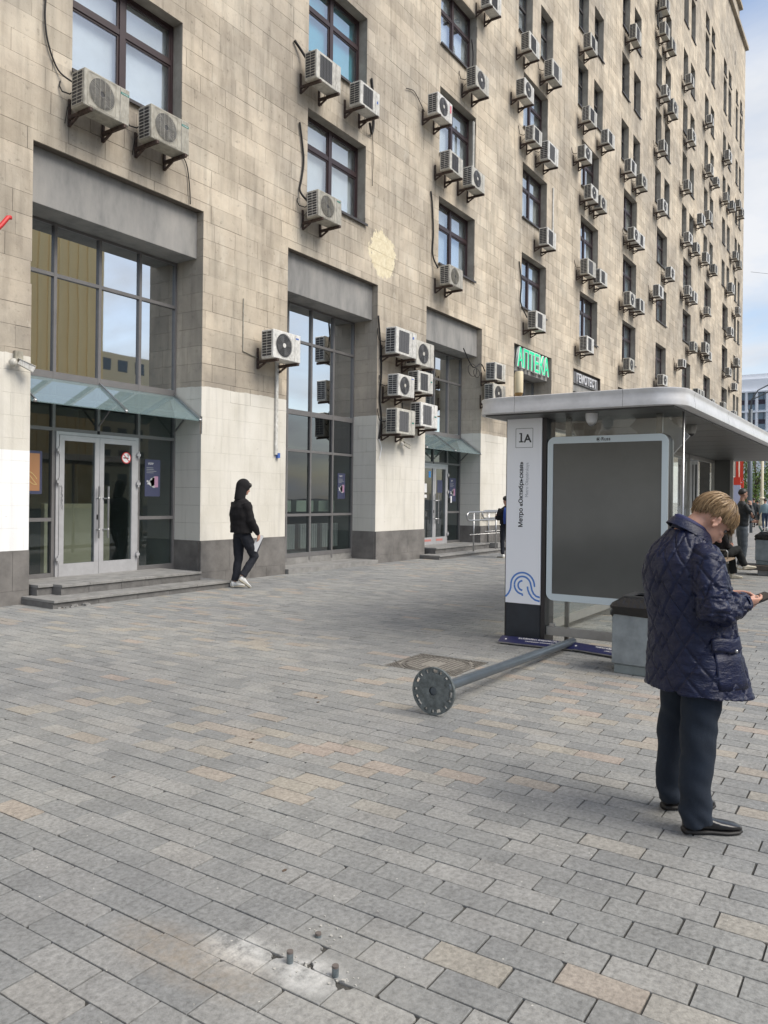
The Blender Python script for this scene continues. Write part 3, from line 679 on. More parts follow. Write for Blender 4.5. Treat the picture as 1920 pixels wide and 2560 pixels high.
# doors with two leaves
def double_door(si, handles=True):
    x = shops[si]; xa = x + SW / 4 + 0.03; xb = x + 3 * SW / 4 - 0.03; xm = (xa + xb) / 2
    fr = MB(); y0, y1 = GY - 0.075, GY + 0.02; z0, z1 = 0.26, 2.58
    fr.box(xa, xa + 0.05, y0, y1, z0, z1); fr.box(xb - 0.05, xb, y0, y1, z0, z1); fr.box(xa + .05, xb - .05, y0, y1, z1 - 0.05, z1)
    d = fr.obj('door', M_DOORALU, BLD); tag(d, label='glazed double door in a light grey aluminium frame')
    for (a, b_, sgn) in ((xa + 0.054, xm - 0.003, -1), (xm + 0.003, xb - 0.054, 1)):
        lf = MB(); s_ = 0.085; yy0, yy1 = GY - 0.085, GY + 0.0; z1_ = z1 - 0.055
        lf.box(a, a + s_, yy0, yy1, z0, z1_); lf.box(b_ - s_, b_, yy0, yy1, z0, z1_); lf.box(a + s_, b_ - s_, yy0 + .001, yy1, z0, z0 + 0.21); lf.box(a + s_, b_ - s_, yy0 + .001, yy1, z1_ - s_, z1_)
        lf.obj('door_leaf', M_DOORALU, d)
        p = MB(); p.box(a + s_ - .01, b_ - s_ + .01, GY - 0.06, GY - 0.05, z0 + 0.20, z1_ - s_ + .01); p.obj('door_pane', G_CLEAR, d)
        h = MB(); hx = (xm - 0.05 if sgn < 0 else xm + 0.13); hy = GY - 0.15
        h.tube([(hx, hy, 0.86), (hx, hy, 1.72)], 0.016, 10)
        for hz in (1.0, 1.52): h.tube([(hx, hy, hz), (hx + (0.0 if sgn < 0 else -0.06), GY - 0.084, hz)], 0.012, 8); h.ell((hx, hy, hz), (0.024, 0.024, 0.024), n=10, m=6)
        autosm(h.obj('handle', M_STEEL, d))
        hx = a - 0.03 if sgn < 0 else b_ + 0.03
        for hz in (0.55, 1.78, 2.28): hg = MB(); hg.box(hx - 0.035, hx + 0.035, GY - 0.125, GY - 0.086, hz - 0.022, hz + 0.022); hg.tube([(hx, GY - 0.115, hz - 0.06), (hx, GY - 0.115, hz + 0.06)], 0.014, 8); autosm(hg.obj('hinge', M_DOORALU, d))
    lk = MB(); lk.box(xm - 0.05, xm - 0.02, GY - 0.092, GY - 0.085, 1.17, 1.25); lk.obj('lock', M_BLACK, d)
    return d, xm
D1, xm1 = double_door(0); D3, xm3 = double_door(2)
# graffiti tags on the first door frame (thin pen lines)
M_PEN = mat('pen_ink', (0.03, 0.03, 0.035), 0.6)
for (cx, zc, s_, sd) in ((7.47, 1.52, 0.40, 1), (8.98, 1.42, 0.44, 2)):
    rr = random.Random(sd); gm = MB()
    for j in range(3):
        pts = []; zz = zc + s_ / 2
        while zz > zc - s_ / 2:
            pts.append((cx + rr.uniform(-.024, .024), GY - 0.0875, zz)); zz -= rr.uniform(-0.01, 0.045)
        gm.tube(pts, 0.0014, 4)
    gm.obj('graffiti', M_PEN, D1)
# no smoking sticker
M_RED = mat('sign_red', (0.55, 0.03, 0.03), 0.5); M_SIGNW = mat('sign_white', (0.72, 0.72, 0.72), 0.5); M_INK = mat('black_print', (0.015, 0.015, 0.018), 0.5)
Ms = frameM((8.72, GY - 0.062, 2.22), (1, 0, 0), (0, 0, 1))
c_ = lambda r, n=28: [(r * math.cos(2 * math.pi * i / n), r * math.sin(2 * math.pi * i / n)) for i in range(n)]
s1 = MB(); s1.prism(c_(0.09), 0, 0.0008, M=Ms); stick = s1.obj('sticker', M_SIGNW, D1)
s1 = MB(); s1.ringplate(c_(0.098), c_(0.083), 0.001, 0.002, M=Ms); Mr = Ms @ Matrix.Rotation(rad(-45), 4, 'Z'); s1.prism([(-.085, -.007), (.085, -.007), (.085, .007), (-.085, .007)], 0.0022, 0.003, M=Mr); s1.obj('prohibition_ring', M_RED, stick)
s1 = MB(); s1.prism([(-.06, -.012), (.05, -.012), (.05, .008), (-.06, .008)], 0.001, 0.0018, M=Ms); s1.prism([(.03, .02), (.04, .02), (.055, .055), (.047, .055)], 0.001, 0.0018, M=Ms); s1.ringplate([(p[0] + .04, p[1] + .05) for p in c_(.02, 12)], [(p[0] + .04, p[1] + .05) for p in c_(.013, 12)], .001, .0018, M=Ms); s1.obj('cigarette_mark', M_INK, stick)
# posters behind the side lights
M_NAVY = mat('poster_navy', (0.045, 0.052, 0.10), 0.5); M_ORANGE = mat('poster_orange', (0.34, 0.17, 0.08), 0.5); M_GOLDP = mat('poster_gold', (0.6, 0.45, 0.2), 0.5); M_LILAC = mat('poster_lilac', (0.35, 0.2, 0.3), 0.5)
def poster(x0, x1, z0, z1, fr, kind, parent):
    y = GY - 0.013
    m_ = MB(); m_.box(x0, x1, y - 0.003, y + 0.003, z0, z1); p = m_.obj('poster', M_NAVY, parent)
    w_ = x1 - x0; h_ = z1 - z0; yy = y - 0.0045
    Mp = frameM((x0, yy, z0), (1, 0, 0), (0, 0, 1))
    if kind == 'left':
        m_ = MB(); m_.box(x0, x1 - 0.04, yy - .001, yy, z0 + .05, z1 - .04); m_.obj('poster_picture', M_ORANGE, p)
        m_ = MB()
        for a in range(3): m_.tube([(x0 + w_ * .1 + w_ * .7 * t_, yy - .003, z0 + h_ * (.32 + .05 * a) + h_ * .2 * math.sin(t_ * 3 + a)) for t_ in [i / 10 for i in range(11)]], 0.006, 4)
        m_.obj('poster_lines', M_GOLDP, p)
    else:
        text('УБРР', 'poster_lettering', 0.05, Mp @ Matrix.Translation((w_ * .18, h_ * .86, .001)), M_SIGNW, 0.0004, p)
        m_ = MB(); rr = random.Random(int(x0 * 10))
        for a in range(4): m_.box(x0 + w_ * .1, x0 + w_ * rr.uniform(.5, .85), yy - .001, yy, z1 - h_ * (.22 + .045 * a) - .006, z1 - h_ * (.22 + .045 * a))
        for q in ((.45, .36, .07), (.55, .42, .08), (.66, .46, .07), (.6, .32, .07)):
            m_.prism([(w_ * q[0] + q[2] * math.cos(a_ * .52), h_ * q[1] + q[2] * .8 * math.sin(a_ * .52)) for a_ in range(12)], 0, 0.001, M=Mp)
        m_.obj('poster_print', mat('poster_pale', (.36, .38, .38), .5), p)
        text('%', 'poster_percent', 0.11, Mp @ Matrix.Translation((w_ * .1, h_ * .32, .002)), M_SIGNW, 0.0004, p)
        m_ = MB(); m_.box(x0 + w_ * .62, x0 + w_ * .86, yy - .0015, yy - .001, z0 + h_ * .25, z0 + h_ * .55); m_.obj('poster_block', M_LILAC, p)
poster(6.72, 7.17, 1.58, 2.25, 0, 'left', SF[0][0]); poster(9.16, 9.50, 1.56, 2.22, 0, 'right', SF[0][0])
poster(14.86, 15.16, 1.55, 2.16, 0, 'right', SF[1][0]); poster(20.42, 20.82, 1.5, 2.2, 0, 'right', SF[2][0])
def bmx(name, m, parent, *b): q = MB(); q.box(*b); return q.obj(name, m, parent)
bmx('notice', M_SIGNW, D3, xm3 - 0.62, xm3 - 0.40, GY - .062, GY - .060, 1.75, 2.0); bmx('notice', M_SIGNW, D3, xm3 - 0.62, xm3 - 0.40, GY - .062, GY - .060, 1.60, 1.69)
bmx('notice', mat('sign_blue', (.05, .25, .6), .5), D3, xm3 - 0.30, xm3 - 0.18, GY - .062, GY - .060, 2.18, 2.36)
bmx('poster', M_NAVY, D3, xm3 + 0.20, xm3 + 0.50, GY - .062, GY - .060, 1.75, 2.12)
for a in (-.55, .12): bmx('sticker', mat('faded_red', (.5, .2, .18), .6), D3, xm3 + a, xm3 + a + .38, GY - .0875, GY - .086, .36, .42)
bmx('intercom', M_SIGNW, D3, xm3 + 0.93, xm3 + 1.0, GY - .11, GY - .08, 1.46, 1.66); bmx('card_reader', M_BLACK, D3, xm3 + 0.85, xm3 + 0.90, GY - .11, GY - .08, 1.45, 1.6)
# things seen inside the shops
M_BEIGE = mat('beige_board', (0.80, 0.69, 0.50), 0.7, var=0.1, vscale=2)
it = bmx('reception_board', M_BEIGE, None, 7.75, 9.05, 11.95, 12.05, 0.2, 1.42); tag(it, 'pale beige board standing inside behind the first glass door', 'board')
for i in range(3):
    o = bmx('window_box', mat('pale_green_board', (.40, .44, .36), .7), None, 12.30 + i * .82 + .72, 12.30 + i * .82 + 1.34, 11.55, 11.9, 1.24, 1.50)
    tag(o, ['pale low box inside the second shopfront, below the propped beige board', 'pale low box inside the second shopfront, middle of three', 'pale low box inside the second shopfront, under the dark poster'][i], 'box', group='pale boxes inside the second shopfront')
o = bmx('cardboard', M_BEIGE, None, 13.15, 13.5, 11.6, 11.63, 1.52, 1.72); tag(o, 'small beige board propped on a pale box inside the second shopfront', 'board')
for i in range(4):
    rb = MB()
    for j in range(9): rb.chbox(12.3 + i * .82 + j * .07, 12.3 + i * .82 + j * .07 + .055, 11.5, 11.58, .38, .95, .008)
    o = rb.obj('radiator', mat('radiator_white', (.42, .42, .40), .5)); tag(o, ['ribbed white radiator behind the leftmost foot pane of the second shopfront', 'ribbed white radiator behind the second foot pane of the second shopfront', 'ribbed white radiator behind the third foot pane of the second shopfront', 'ribbed white radiator behind the rightmost foot pane of the second shopfront'][i], 'radiator', group='radiators inside the second shopfront')
# glass canopies above the two doors
def canopy(si):
    x = shops[si]; xr = x + SW; a = (GY - 0.06, 3.40); b_ = (F0 - 0.02, 2.93)
    m_ = MB(); m_.rings([[(xx, a[0], a[1]), (xx, b_[0], b_[1]), (xx, b_[0] + .004, b_[1] - .014), (xx, a[0] + .004, a[1] - .014)] for xx in (x + 0.01, xr - 0.01)])
    c = m_.obj('glass_canopy', G_CANOPY, BLD); tag(c, label='sloping frosted glass canopy over the entrance')
    for xx in (x + 0.06, x + SW / 2, xr - 0.05):
        r = MB(); r.bar((xx, a[0], a[1] + .03), (xx, b_[0] - .01, b_[1] + .022), .018, .03); r.ell((xx, b_[0] - .01, b_[1] + .005), (.028, .028, .028), n=10, m=6); autosm(r.obj('rod', M_STEEL, c))
        r = MB(); r.bar((xx, GY - .05, 2.72), (xx, GY - .45, 3.08), .022, .022); r.obj('strut', M_ALU, c)
    r = MB(); r.bar((x + .02, a[0] - .46, 3.055), (xr - .02, a[0] - .46, 3.055), .012, .03); r.obj('cross_rail', M_STEEL, c)
canopy(0); canopy(2)
# steps
def step_slabs(parent, x0, x1, y0, y1, z0, z1, seed):
    rr = random.Random(seed); x = x0
    while x < x1 - 0.01:
        L_ = min(rr.uniform(0.42, 0.75), x1 - x); L_ = x1 - x if x1 - x - L_ < .2 else L_
        m_ = MB(); m_.box(x + .002, x + L_ - .002, y0 + .025 + rr.uniform(0, .006), y1, z0 - .03, z1 - .042); m_.obj('riser_slab', M_STEPR, parent)
        m_ = MB(); m_.chbox(x + .001, x + L_ - .001, y0 + rr.uniform(-.004, .004), y1, z1 - .04, z1 + rr.uniform(-.003, .003), .004); m_.obj('tread_slab', M_STEP, parent)
        x += L_
S1 = thing('entrance_steps', 'two low worn stone steps with a broken corner before the first double door', 'steps', (8.1, 10, 0))
def rel(o): o.parent = None
S1.location = (0, 0, 0)
step_slabs(S1, 6.80, 9.50, 10.03, 11.10, 0.10, 0.27, 1); step_slabs(S1, 6.56, 6.80, 10.25, 11.10, 0.10, 0.27, 9)
step_slabs(S1, 6.40, 9.80, 9.62, 10.40, 0.0, 0.12, 2)
rb = MB(); rr = random.Random(5)
for i in range(7):
    cx = 6.42 + rr.uniform(0, .5); cy = 9.60 + rr.uniform(-.03, .08); s_ = rr.uniform(.03, .07); rb.rings([[(cx + s_ * rr.uniform(.7, 1.2) * math.cos(a), cy + s_ * rr.uniform(.5, .9) * math.sin(a), zz * s_ * .55) for a in [j * 1.256 for j in range(5)]] for zz in (0, 1)])
rb.obj('broken_stone', M_STEP, S1)
S3 = thing('entrance_steps', 'two low stone steps before the second door, beside the steel ramp rail', 'steps', (0, 0, 0))
step_slabs(S3, 17.95, 21.2, 10.16, 11.10, 0.10, 0.27, 3); step_slabs(S3, 17.5, 21.4, 9.80, 10.40, 0.0, 0.11, 4)
rm = MB(); rm.rings([[(21.3, 9.95, 0.13), (21.3, 9.95, .27), (21.3, 10.36, .27), (21.3, 10.36, .13)], [(29.5, 9.95, -.02), (29.5, 9.95, .02), (29.5, 10.36, .02), (29.5, 10.36, -.02)]])
rm2 = rm.obj('ramp', M_STEP); tag(rm2, 'long grey concrete wheelchair ramp along the wall behind the steel rail', 'ramp')
# windowsill step of the second shopfront
bmx('shop_ledge', M_STEP, BLD, shops[1] + .01, shops[1] + SW - .013, F0 - 0.10, GY - .05, -0.02, 0.10)
# ---- upper windows
blindcols = {'w': (0.82, 0.83, 0.82), 'g': (0.62, 0.66, 0.68), 'c': (0.72, 0.70, 0.64), 'd': (0.10, 0.11, 0.12), 't': (0.13, 0.50, 0.58), 'b': (0.45, 0.55, 0.62)}
BM = {k_: mat('blind_' + k_, v, 0.8, var=0.12, vscale=1.5) for k_, v in blindcols.items()}
pm_cache = {}
def window(x0, x1, z0, z1, kd, ci, r):
    y = F0 + 0.27; W_ = x1 - x0; H_ = z1 - z0
    key = (round(W_, 3), round(H_, 3), kd)
    if key not in pm_cache:
        f = MB(); e = 0.055; d0, d1 = -0.035, 0.035
        f.box(0, e, d0, d1, 0, H_); f.box(W_ - e, W_, d0, d1, 0, H_); f.box(e, W_ - e, d0, d1, 0, e); f.box(e, W_ - e, d0, d1, H_ - e, H_)
        panes = []; zt = H_ * 0.64
        if kd == 'cross':
            mw = 0.055; cx = W_ / 2
            f.box(cx - mw, cx + mw, d0 - .012, d1, e, H_ - e)
            for (a, b_) in ((e, cx - mw), (cx + mw, W_ - e)):
                f.box(a, b_, d0 - .006, d1, zt - .045, zt + .045)
                for (c, d) in ((e, zt - .045), (zt + .045, H_ - e)):
                    s_ = .035
                    f.box(a, a + s_, d0 + .012, d1, c, d); f.box(b_ - s_, b_, d0 + .012, d1, c, d); f.box(a + s_, b_ - s_, d0 + .012, d1, c, c + s_); f.box(a + s_, b_ - s_, d0 + .012, d1, d - s_, d)
                    panes.append((a + s_, b_ - s_, c + s_, d - s_))
        elif kd == 'narrow':
            f.box(e, W_ - e, d0 - .004, d1, zt - .04, zt + .04); panes = [(e, W_ - e, e, zt - .04), (e, W_ - e, zt + .04, H_ - e)]
        elif kd == 'tall': f.box(e, W_ - e, d0 - .004, d1, H_ * .5 - .03, H_ * .5 + .03); panes = [(e, W_ - e, e, H_ * .5 - .03), (e, W_ - e, H_ * .5 + .03, H_ - e)]
        else: panes = [(e, W_ - e, e, H_ - e)]
        pmz = []
        for (a, b_, c, d) in panes:
            p = MB(); p.box(a - .004, b_ + .004, -.006, .006, c - .004, d + .004); pmz.append(p.mesh('pane', G_WIN))
        sl_ = MB(); sl_.box(-0.0, W_ + 0.0, -0.31, 0.0, -0.0, 0.012); sl_.box(-0.03, W_ + 0.03, -0.33, -0.305, -0.04, 0.012)
        bl = MB(); bl.box(0.01, W_ - 0.01, 0.10, 0.115, 0.01, H_ - 0.01)
        pm_cache[key] = (f.mesh('window', M_BROWN if ci < 8 and kd == 'cross' else M_SILL), pmz, sl_.mesh('sill', M_SILL), bl)
    fm, pmz, slm, bl = pm_cache[key]
    o = mk('window', fm, BLD, (x0, y, z0))
    for p in pmz: mk('pane', p, o)
    mk('sill', slm, o)
    rr = random.Random(ci * 100 + r * 7 + int(x0)); kk = rr.choice('wwggcbd') if ci > 3 else rr.choice('wwgc')
    if ci == 0: kk = 'w'
    if ci == 1 and r == 3: kk = 't'
    if ci == 1 and r == 2: kk = 'w'
    if kd in ('tall', 'small'): kk = 'd'
    if not hasattr(bl, 'cache'): bl.cache = {}
    if kk not in bl.cache: bl.cache[kk] = bl.mesh('blind', BM[kk])
    mk('blind', bl.cache[kk], o)
for w_ in wins: window(*w_)
# two slit vents high on the wall
for (x_, z_) in ((63.0, 34.5), (66.6, 31.5)): bmx('slit_vent', M_BLACK, BLD, x_, x_ + .18, F0 - .012, F0 - .002, z_, z_ + 1.0)
# ================================================================== AIR CONDITIONERS
ACS = [(7.38, 7.53, 0, 1.0), (8.59, 7.52, 0, 1.0), (12.76, 10.42, 2, 1.05), (14.28, 10.52, 2, 0.95), (12.86, 7.61, 0, 1.0), (17.7, 11.76, 1, 1), (19.87, 13.43, 1, 1.05), (18.36, 10.54, 2, 0.95), (19.68, 10.57, 1, 1), (20.67, 16.14, 2, 0.95), (11.55, 4.5, 1, 1), (15.94, 5.34, 2, 1.15), (16.84, 5.2, 1, 1.1), (15.95, 4.3, 1, 0.95), (16.87, 4.5, 2, 0.95), (15.95, 3.43, 2, 1.1), (17.06, 3.68, 2, 1.1), (18.43, 7.53, 0, 0.95), (23.59, 16.28, 2, 1.05), (25.61, 16.35, 2, 1.1), (23.19, 14.64, 1, 1), (23.94, 13.51, 2, 0.9), (25.33, 13.44, 2, 1.15), (25.25, 10.52, 2, 1.05), (29.42, 19.22, 2, 1.05), (29.43, 16.42, 2, 1.05), (31.72, 16.45, 2, 1.05), (28.93, 14.77, 1, 0.95), (29.71, 13.53, 1, 1), (30.83, 13.5, 1, 0.95), (35.5, 22.64, 2, 1.2), (34.97, 16.47, 2, 1.05), (36.81, 16.43, 1, 1.05), (35.53, 13.6, 1, 1.05), (36.48, 13.62, 2, 1.05), (40.69, 26.81, 2, 1.2), (40.72, 25.49, 2, 1.1), (42.13, 25.4, 2, 1.1), (41.03, 22.49, 1, 1), (42.63, 22.34, 1, 1.3), (40.62, 19.54, 2, 1), (40.68, 16.53, 1, 1.1), (46.5, 25.58, 2, 1), (47.1, 22.6, 1, 1.25), (46.22, 19.47, 2, 1), (46.53, 16.6, 1, 1.05), (48.63, 16.6, 1, 1.05), (52.25, 25.69, 2, 0.95), (52.36, 22.62, 2, 1), (54.49, 22.58, 1, 0.9), (49.94, 18.69, 2, 1.1), (52.12, 19.56, 2, 1.1), (58.72, 25.82, 1, 1.25), (57.98, 22.7, 2, 1.05), (60.48, 22.92, 2, 1.05), (63.06, 23.86, 2, 1), (64.3, 23.62, 1, 1.1), (29.46, 10.56, 2, 1.1), (30.94, 10.55, 2, 1.05), (29.39, 7.59, 2, 1.05), (35.04, 10.57, 1, 1.1), (36.61, 10.63, 2, 1.05), (35.03, 7.66, 1, 1), (42.4, 13.57, 1, 1.05), (40.04, 12.06, 2, 1.1), (41.09, 7.77, 1, 1), (46.63, 13.61, 1, 1), (48.02, 13.57, 2, 1.1), (48.17, 10.69, 1, 1), (51.44, 16.78, 2, 1.1), (54.03, 16.72, 2, 1.05), (52.0, 13.58, 1, 0.85), (51.56, 11.16, 1, 1.25), (52.41, 10.82, 2, 1.0), (62.02, 19.75, 2, 1), (63.54, 19.51, 2, 1), (60.36, 16.95, 2, 1.25), (63.25, 15.91, 1, 1.05), (60.22, 13.79, 1, 1.1), (63.15, 12.05, 1, 1.05), (59.53, 10.82, 1, 1), (62.15, 10.11, 2, 0.95), (49.32, 8.07, 2, 1.05), (50.32, 8.09, 2, 1.05), (45.34, 9.29, 2, 0.8), (21.26, 5.39, 2, 0.95), (21.25, 4.72, 1, 1), (24.39, 7.52, 2, 1.05), (53.74, 7.95, 2, 1), (57.68, 8.15, 2, 1.1), (62.03, 8.03, 2, 0.95)]
def ac_parts(t, s_):
    Wd, Hh, Dp = 0.80 * s_, 0.55 * s_, 0.31; yf = -0.52; yb = yf + Dp; x0, x1, z0, z1 = -Wd / 2, Wd / 2, -Hh / 2, Hh / 2
    P_ = []
    c = MB(); c.chbox(x0, x1, yf, yb, z0, z1, 0.012); P_.append(('casing', c.mesh('casing', M_WHITE2 if t == 0 else M_WHITE)))
    fx = -Wd * 0.12; r = Hh * 0.40
    My = frameM((fx, yf, 0), (1, 0, 0), (0, 0, 1))
    if t in (0, 1):
        d = MB(); d.prism([(r * math.cos(2 * math.pi * i / 28), r * math.sin(2 * math.pi * i / 28)) for i in range(28)], 0.0005, 0.003, M=My)
        P_.append(('fan_opening', d.mesh('fan_opening', M_DARKG)))
        g = MB()
        nr = 11 if t == 0 else 6
        for i in range(nr):
            rr = r * (0.22 + 0.80 * i / (nr - 1)); pts = [My @ Vector((rr * math.cos(a), rr * math.sin(a), 0.012)) for a in [2 * math.pi * j / 24 for j in range(25)]]
            g.tube(pts, 0.0026 if t == 0 else 0.004, 4, cap=False)
        for j in range(4 if t == 0 else 12):
            if t == 0: xx = r * (-0.6 + 0.4 * j); hh = math.sqrt(max(0, r * r - xx * xx)); g.tube([My @ Vector((xx, -hh, .014)), My @ Vector((xx, hh, .014))], 0.003, 4)
            else: a = 2 * math.pi * j / 12; g.tube([My @ Vector((r * .2 * math.cos(a), r * .2 * math.sin(a), .012)), My @ Vector((r * math.cos(a), r * math.sin(a), .012))], 0.0022, 4)
        P_.append(('fan_guard', g.mesh('fan_guard', M_WHITE2 if t == 0 else M_GREYG)))
        f = MB()
        for j in range(4):
            a = j * math.pi / 2 + .4
            pts = [(r * .18 * math.cos(a - .3), r * .18 * math.sin(a - .3)), (r * .9 * math.cos(a - .38), r * .9 * math.sin(a - .38)), (r * .93 * math.cos(a + .3), r * .93 * math.sin(a + .3)), (r * .18 * math.cos(a + .5), r * .18 * math.sin(a + .5))]
            f.prism(pts, 0.004, 0.007, M=My)
        P_.append(('fan', f.mesh('fan', mat('fan_plastic', (0.10, 0.10, 0.10), .5))))
        if t == 1:
            h = MB(); h.prism([(r * .2 * math.cos(2 * math.pi * i / 14), r * .2 * math.sin(2 * math.pi * i / 14)) for i in range(14)], 0.012, 0.018, M=My); P_.append(('hub', h.mesh('hub', M_WHITE)))
        else:
            h = MB(); h.ringplate(rrect(r * 2.25, Hh * .9, .02, 3), rrect(r * 2.19, Hh * .87, .02, 3), 0, 0.004, M=My); P_.append(('front_bezel', h.mesh('front_bezel', M_WHITE2)))
    else:
        w_ = Hh * 0.72; h_ = Hh * 0.80
        d = MB(); d.prism(rrect(w_, h_, .015, 3), 0.0005, 0.004, M=My); P_.append(('grille_back', d.mesh('grille_back', M_GREYG)))
        g = MB()
        for j in range(15):
            zz = -h_ / 2 + h_ * (j + .5) / 15; g.prism([(-w_ / 2 + .01, zz - .004), (w_ / 2 - .01, zz - .004), (w_ / 2 - .01, zz + .004), (-w_ / 2 + .01, zz + .004)], 0.004, 0.010, M=My)
        for j in range(3): xx = -w_ / 4 + w_ / 4 * j; g.prism([(xx - .003, -h_ / 2), (xx + .003, -h_ / 2), (xx + .003, h_ / 2), (xx - .003, h_ / 2)], 0.010, 0.013, M=My)
        P_.append(('front_grille', g.mesh('front_grille', M_DARKG if s_ < 1.1 else M_GREYG)))
    # louvred side towards the street end
    sd = MB(); sd.box(x0 - 0.003, x0 - 0.0005, yf + .035, yb - .03, z0 + .04, z1 - .035); P_.append(('side_opening', sd.mesh('side_opening', M_DARKG)))
    sg = MB()
    for j in range(10): zz = z0 + .04 + (Hh - .075) * j / 9; sg.box(x0 - 0.008, x0 - 0.003, yf + .03, yb - .025, zz - .0045, zz + .0045)
    for j in range(3): yy = yf + .035 + (Dp - .065) * j / 2; sg.box(x0 - 0.0095, x0 - 0.008, yy - .005, yy + .005, z0 + .035, z1 - .03)
    P_.append(('side_louvre', sg.mesh('side_louvre', M_WHITE)))
    for xx in (x0 + Wd * .14, x1 - Wd * .12):
        b = MB(); b.box(xx - .024, xx + .024, yf - .03, -0.003, z0 - .055, z0 - .004); b.box(xx - .022, xx + .022, -0.03, -0.004, z0 - .16, z0 + .25)
        b.bar((xx, yf + .30, z0 - .055), (xx, -0.03, z0 - .15), .03, .03); P_.append(('bracket', b.mesh('bracket', M_RUST)))
    hs = MB()
    sx_ = 1 if (int(s_ * 100) + t) % 2 else -1; xh = sx_ * (Wd / 2 - .05)
    hs.tube([(xh, yb - .01, .02), (xh + sx_ * .03, yb + .06, -.02), (xh + sx_ * .09, -.05, .02), (xh + sx_ * .12, -.02, .10 + .06 * t), (xh + sx_ * .10, -.012, .18 + .06 * t)], .011, 6); hs.tube([(xh, yb - .01, -.1), (xh + sx_ * .03, -.10, -.2), (xh + sx_ * .02, -.03, -.42)], .006, 5)
    P_.append(('hose', hs.mesh('hose', mat('black_cable', (0.012, 0.011, 0.011), .7), True)))
    pn = MB(); pn.box(Wd * .28, Wd * .285, yf - .003, yf + .001, z0 + .02, z1 - .02); P_.append(('panel_seam', pn.mesh('panel_seam', M_GREYG)))
    return P_
ac_cache = {}
numw = ['leftmost', 'second', 'third', 'fourth', 'fifth', 'sixth', 'seventh', 'eighth', 'ninth', 'tenth', 'eleventh']
roww = {2: 'lowest', 3: 'second', 4: 'third', 5: 'fourth', 6: 'fifth', 7: 'sixth', 8: 'seventh', 9: 'eighth'}
desc = {0: 'rusty round-fan', 1: 'white ring-fan', 2: 'white square-grille'}
special = {10: 'white ring-fan air conditioner alone between the first two shopfronts above a white duct', 11: 'large white square-grille air conditioner, top left of the cluster of six', 12: 'white round-fan air conditioner, top right of the cluster of six',
           13: 'white ring-fan air conditioner, middle left of the cluster of six', 14: 'white square-grille air conditioner, middle right of the cluster of six', 15: 'white square-grille air conditioner, bottom left of the cluster of six',
           16: 'white square-grille air conditioner, bottom right of the cluster of six', 89: 'white square-grille air conditioner on the pier left of the green pharmacy sign', 90: 'white air conditioner half hidden behind the bus shelter roof, left of the wall lamp',
           88: 'small white air conditioner at the top of a window in the eighth window column'}
keyd = {}
for n_, (X, Z, t, s_) in enumerate(ACS):
    if n_ in special: continue
    ci = min(range(11), key=lambda i: abs(CC[i] - X)); r = int(math.floor((Z - 7.97 + 1.45) / 2.99)) + 2
    keyd.setdefault((ci, r), []).append((X, n_))
lab = dict(special)
for (ci, r), L in keyd.items():
    L.sort(); m_ = len(L)
    for q, (X, n_) in enumerate(L):
        side = '' if m_ == 1 else (', left one of two' if m_ == 2 and q == 0 else ', right one of two' if m_ == 2 else [', left one of three', ', middle one of three', ', right one of three', ', rightmost'][q])
        lab[n_] = '%s air conditioner under the %s window row, %s window column%s' % (desc[ACS[n_][2]], roww.get(r, 'top'), numw[ci] if ci < 10 else 'last', side)
M_LOGOG = mat('logo_green', (0.01, 0.16, 0.13), .5); M_LOGOB = mat('logo_blue', (0.05, 0.12, 0.4), .5)
M_CABLE = mat('black_cable', (0.012, 0.011, 0.011), .7)
ACO = []
for n_, (X, Z, t, s_) in enumerate(ACS):
    o = thing('air_conditioner', lab[n_], 'air conditioner', (X, F0, Z), 0, 'air conditioner units hung on the office facade')
    ACO.append(o); o.rotation_euler = (rad(R.uniform(-1.2, 1.2)), rad(R.uniform(-1.0, 1.0)), rad(R.uniform(-1.6, 1.6)))
    if (t, s_) not in ac_cache: ac_cache[(t, s_)] = ac_parts(t, s_)
    for nm, me in ac_cache[(t, s_)]: mk(nm, me, o)
for i in (0, 1):        # brand plates that can be read
    Mp = frameM((0.235, -0.5215, 0.165), (1, 0, 0), (0, 0, 1)); q = MB(); q.prism([(0, 0), (.150, 0), (.150, .036), (0, .036)], 0, .001, M=Mp); p = q.obj('brand_plate', M_LOGOG, ACO[i])
    text('TOSHIBA', 'brand_lettering', 0.027, Mp @ Matrix.Translation((.014, .009, .0015)), M_SIGNW, .0003, p, sx=1.12)
for i, m_, w_, h_, dx, dz in ((4, M_LOGOG, .12, .03, .24, .2), (10, M_LOGOB, .09, .03, .25, .18), (11, M_LOGOB, .07, .06, .26, .14), (13, M_LOGOB, .1, .02, .23, .19), (14, M_LOGOG, .07, .04, .25, .02), (15, M_LOGOG, .10, .035, .27, -.02), (16, M_LOGOG, .10, .035, .27, -.02), (3, M_LOGOB, .05, .06, .26, .0), (5, mat('sticker_red', (.6, .1, .15), .5), .07, .2, .27, 0)):
    q = MB(); q.box(dx, dx + w_, -.5225, -.5203, dz, dz + h_); q.obj('brand_mark', m_, ACO[i])
def cable(pts, r, label, m=None, grp=None, name='cable', cat='cable', n=6):
    # Catmull-Rom through the points
    P_ = [Vector(p) for p in pts]; P_ = [P_[0]] + P_ + [P_[-1]]; out_ = []
    for i in range(1, len(P_) - 2):
        for k_ in range(5):
            t = k_ / 5; a, b_, c, d = P_[i - 1:i + 3]
            out_.append(0.5 * ((2 * b_) + (c - a) * t + (2 * a - 5 * b_ + 4 * c - d) * t * t + (3 * b_ - a - 3 * c + d) * t ** 3))
    out_.append(P_[-2]); q = MB(); q.tube(out_, r, n); o = q.obj(name, m or M_CABLE, None, smooth=True); return tag(o, label, cat, grp)
fy = F0 - 0.035
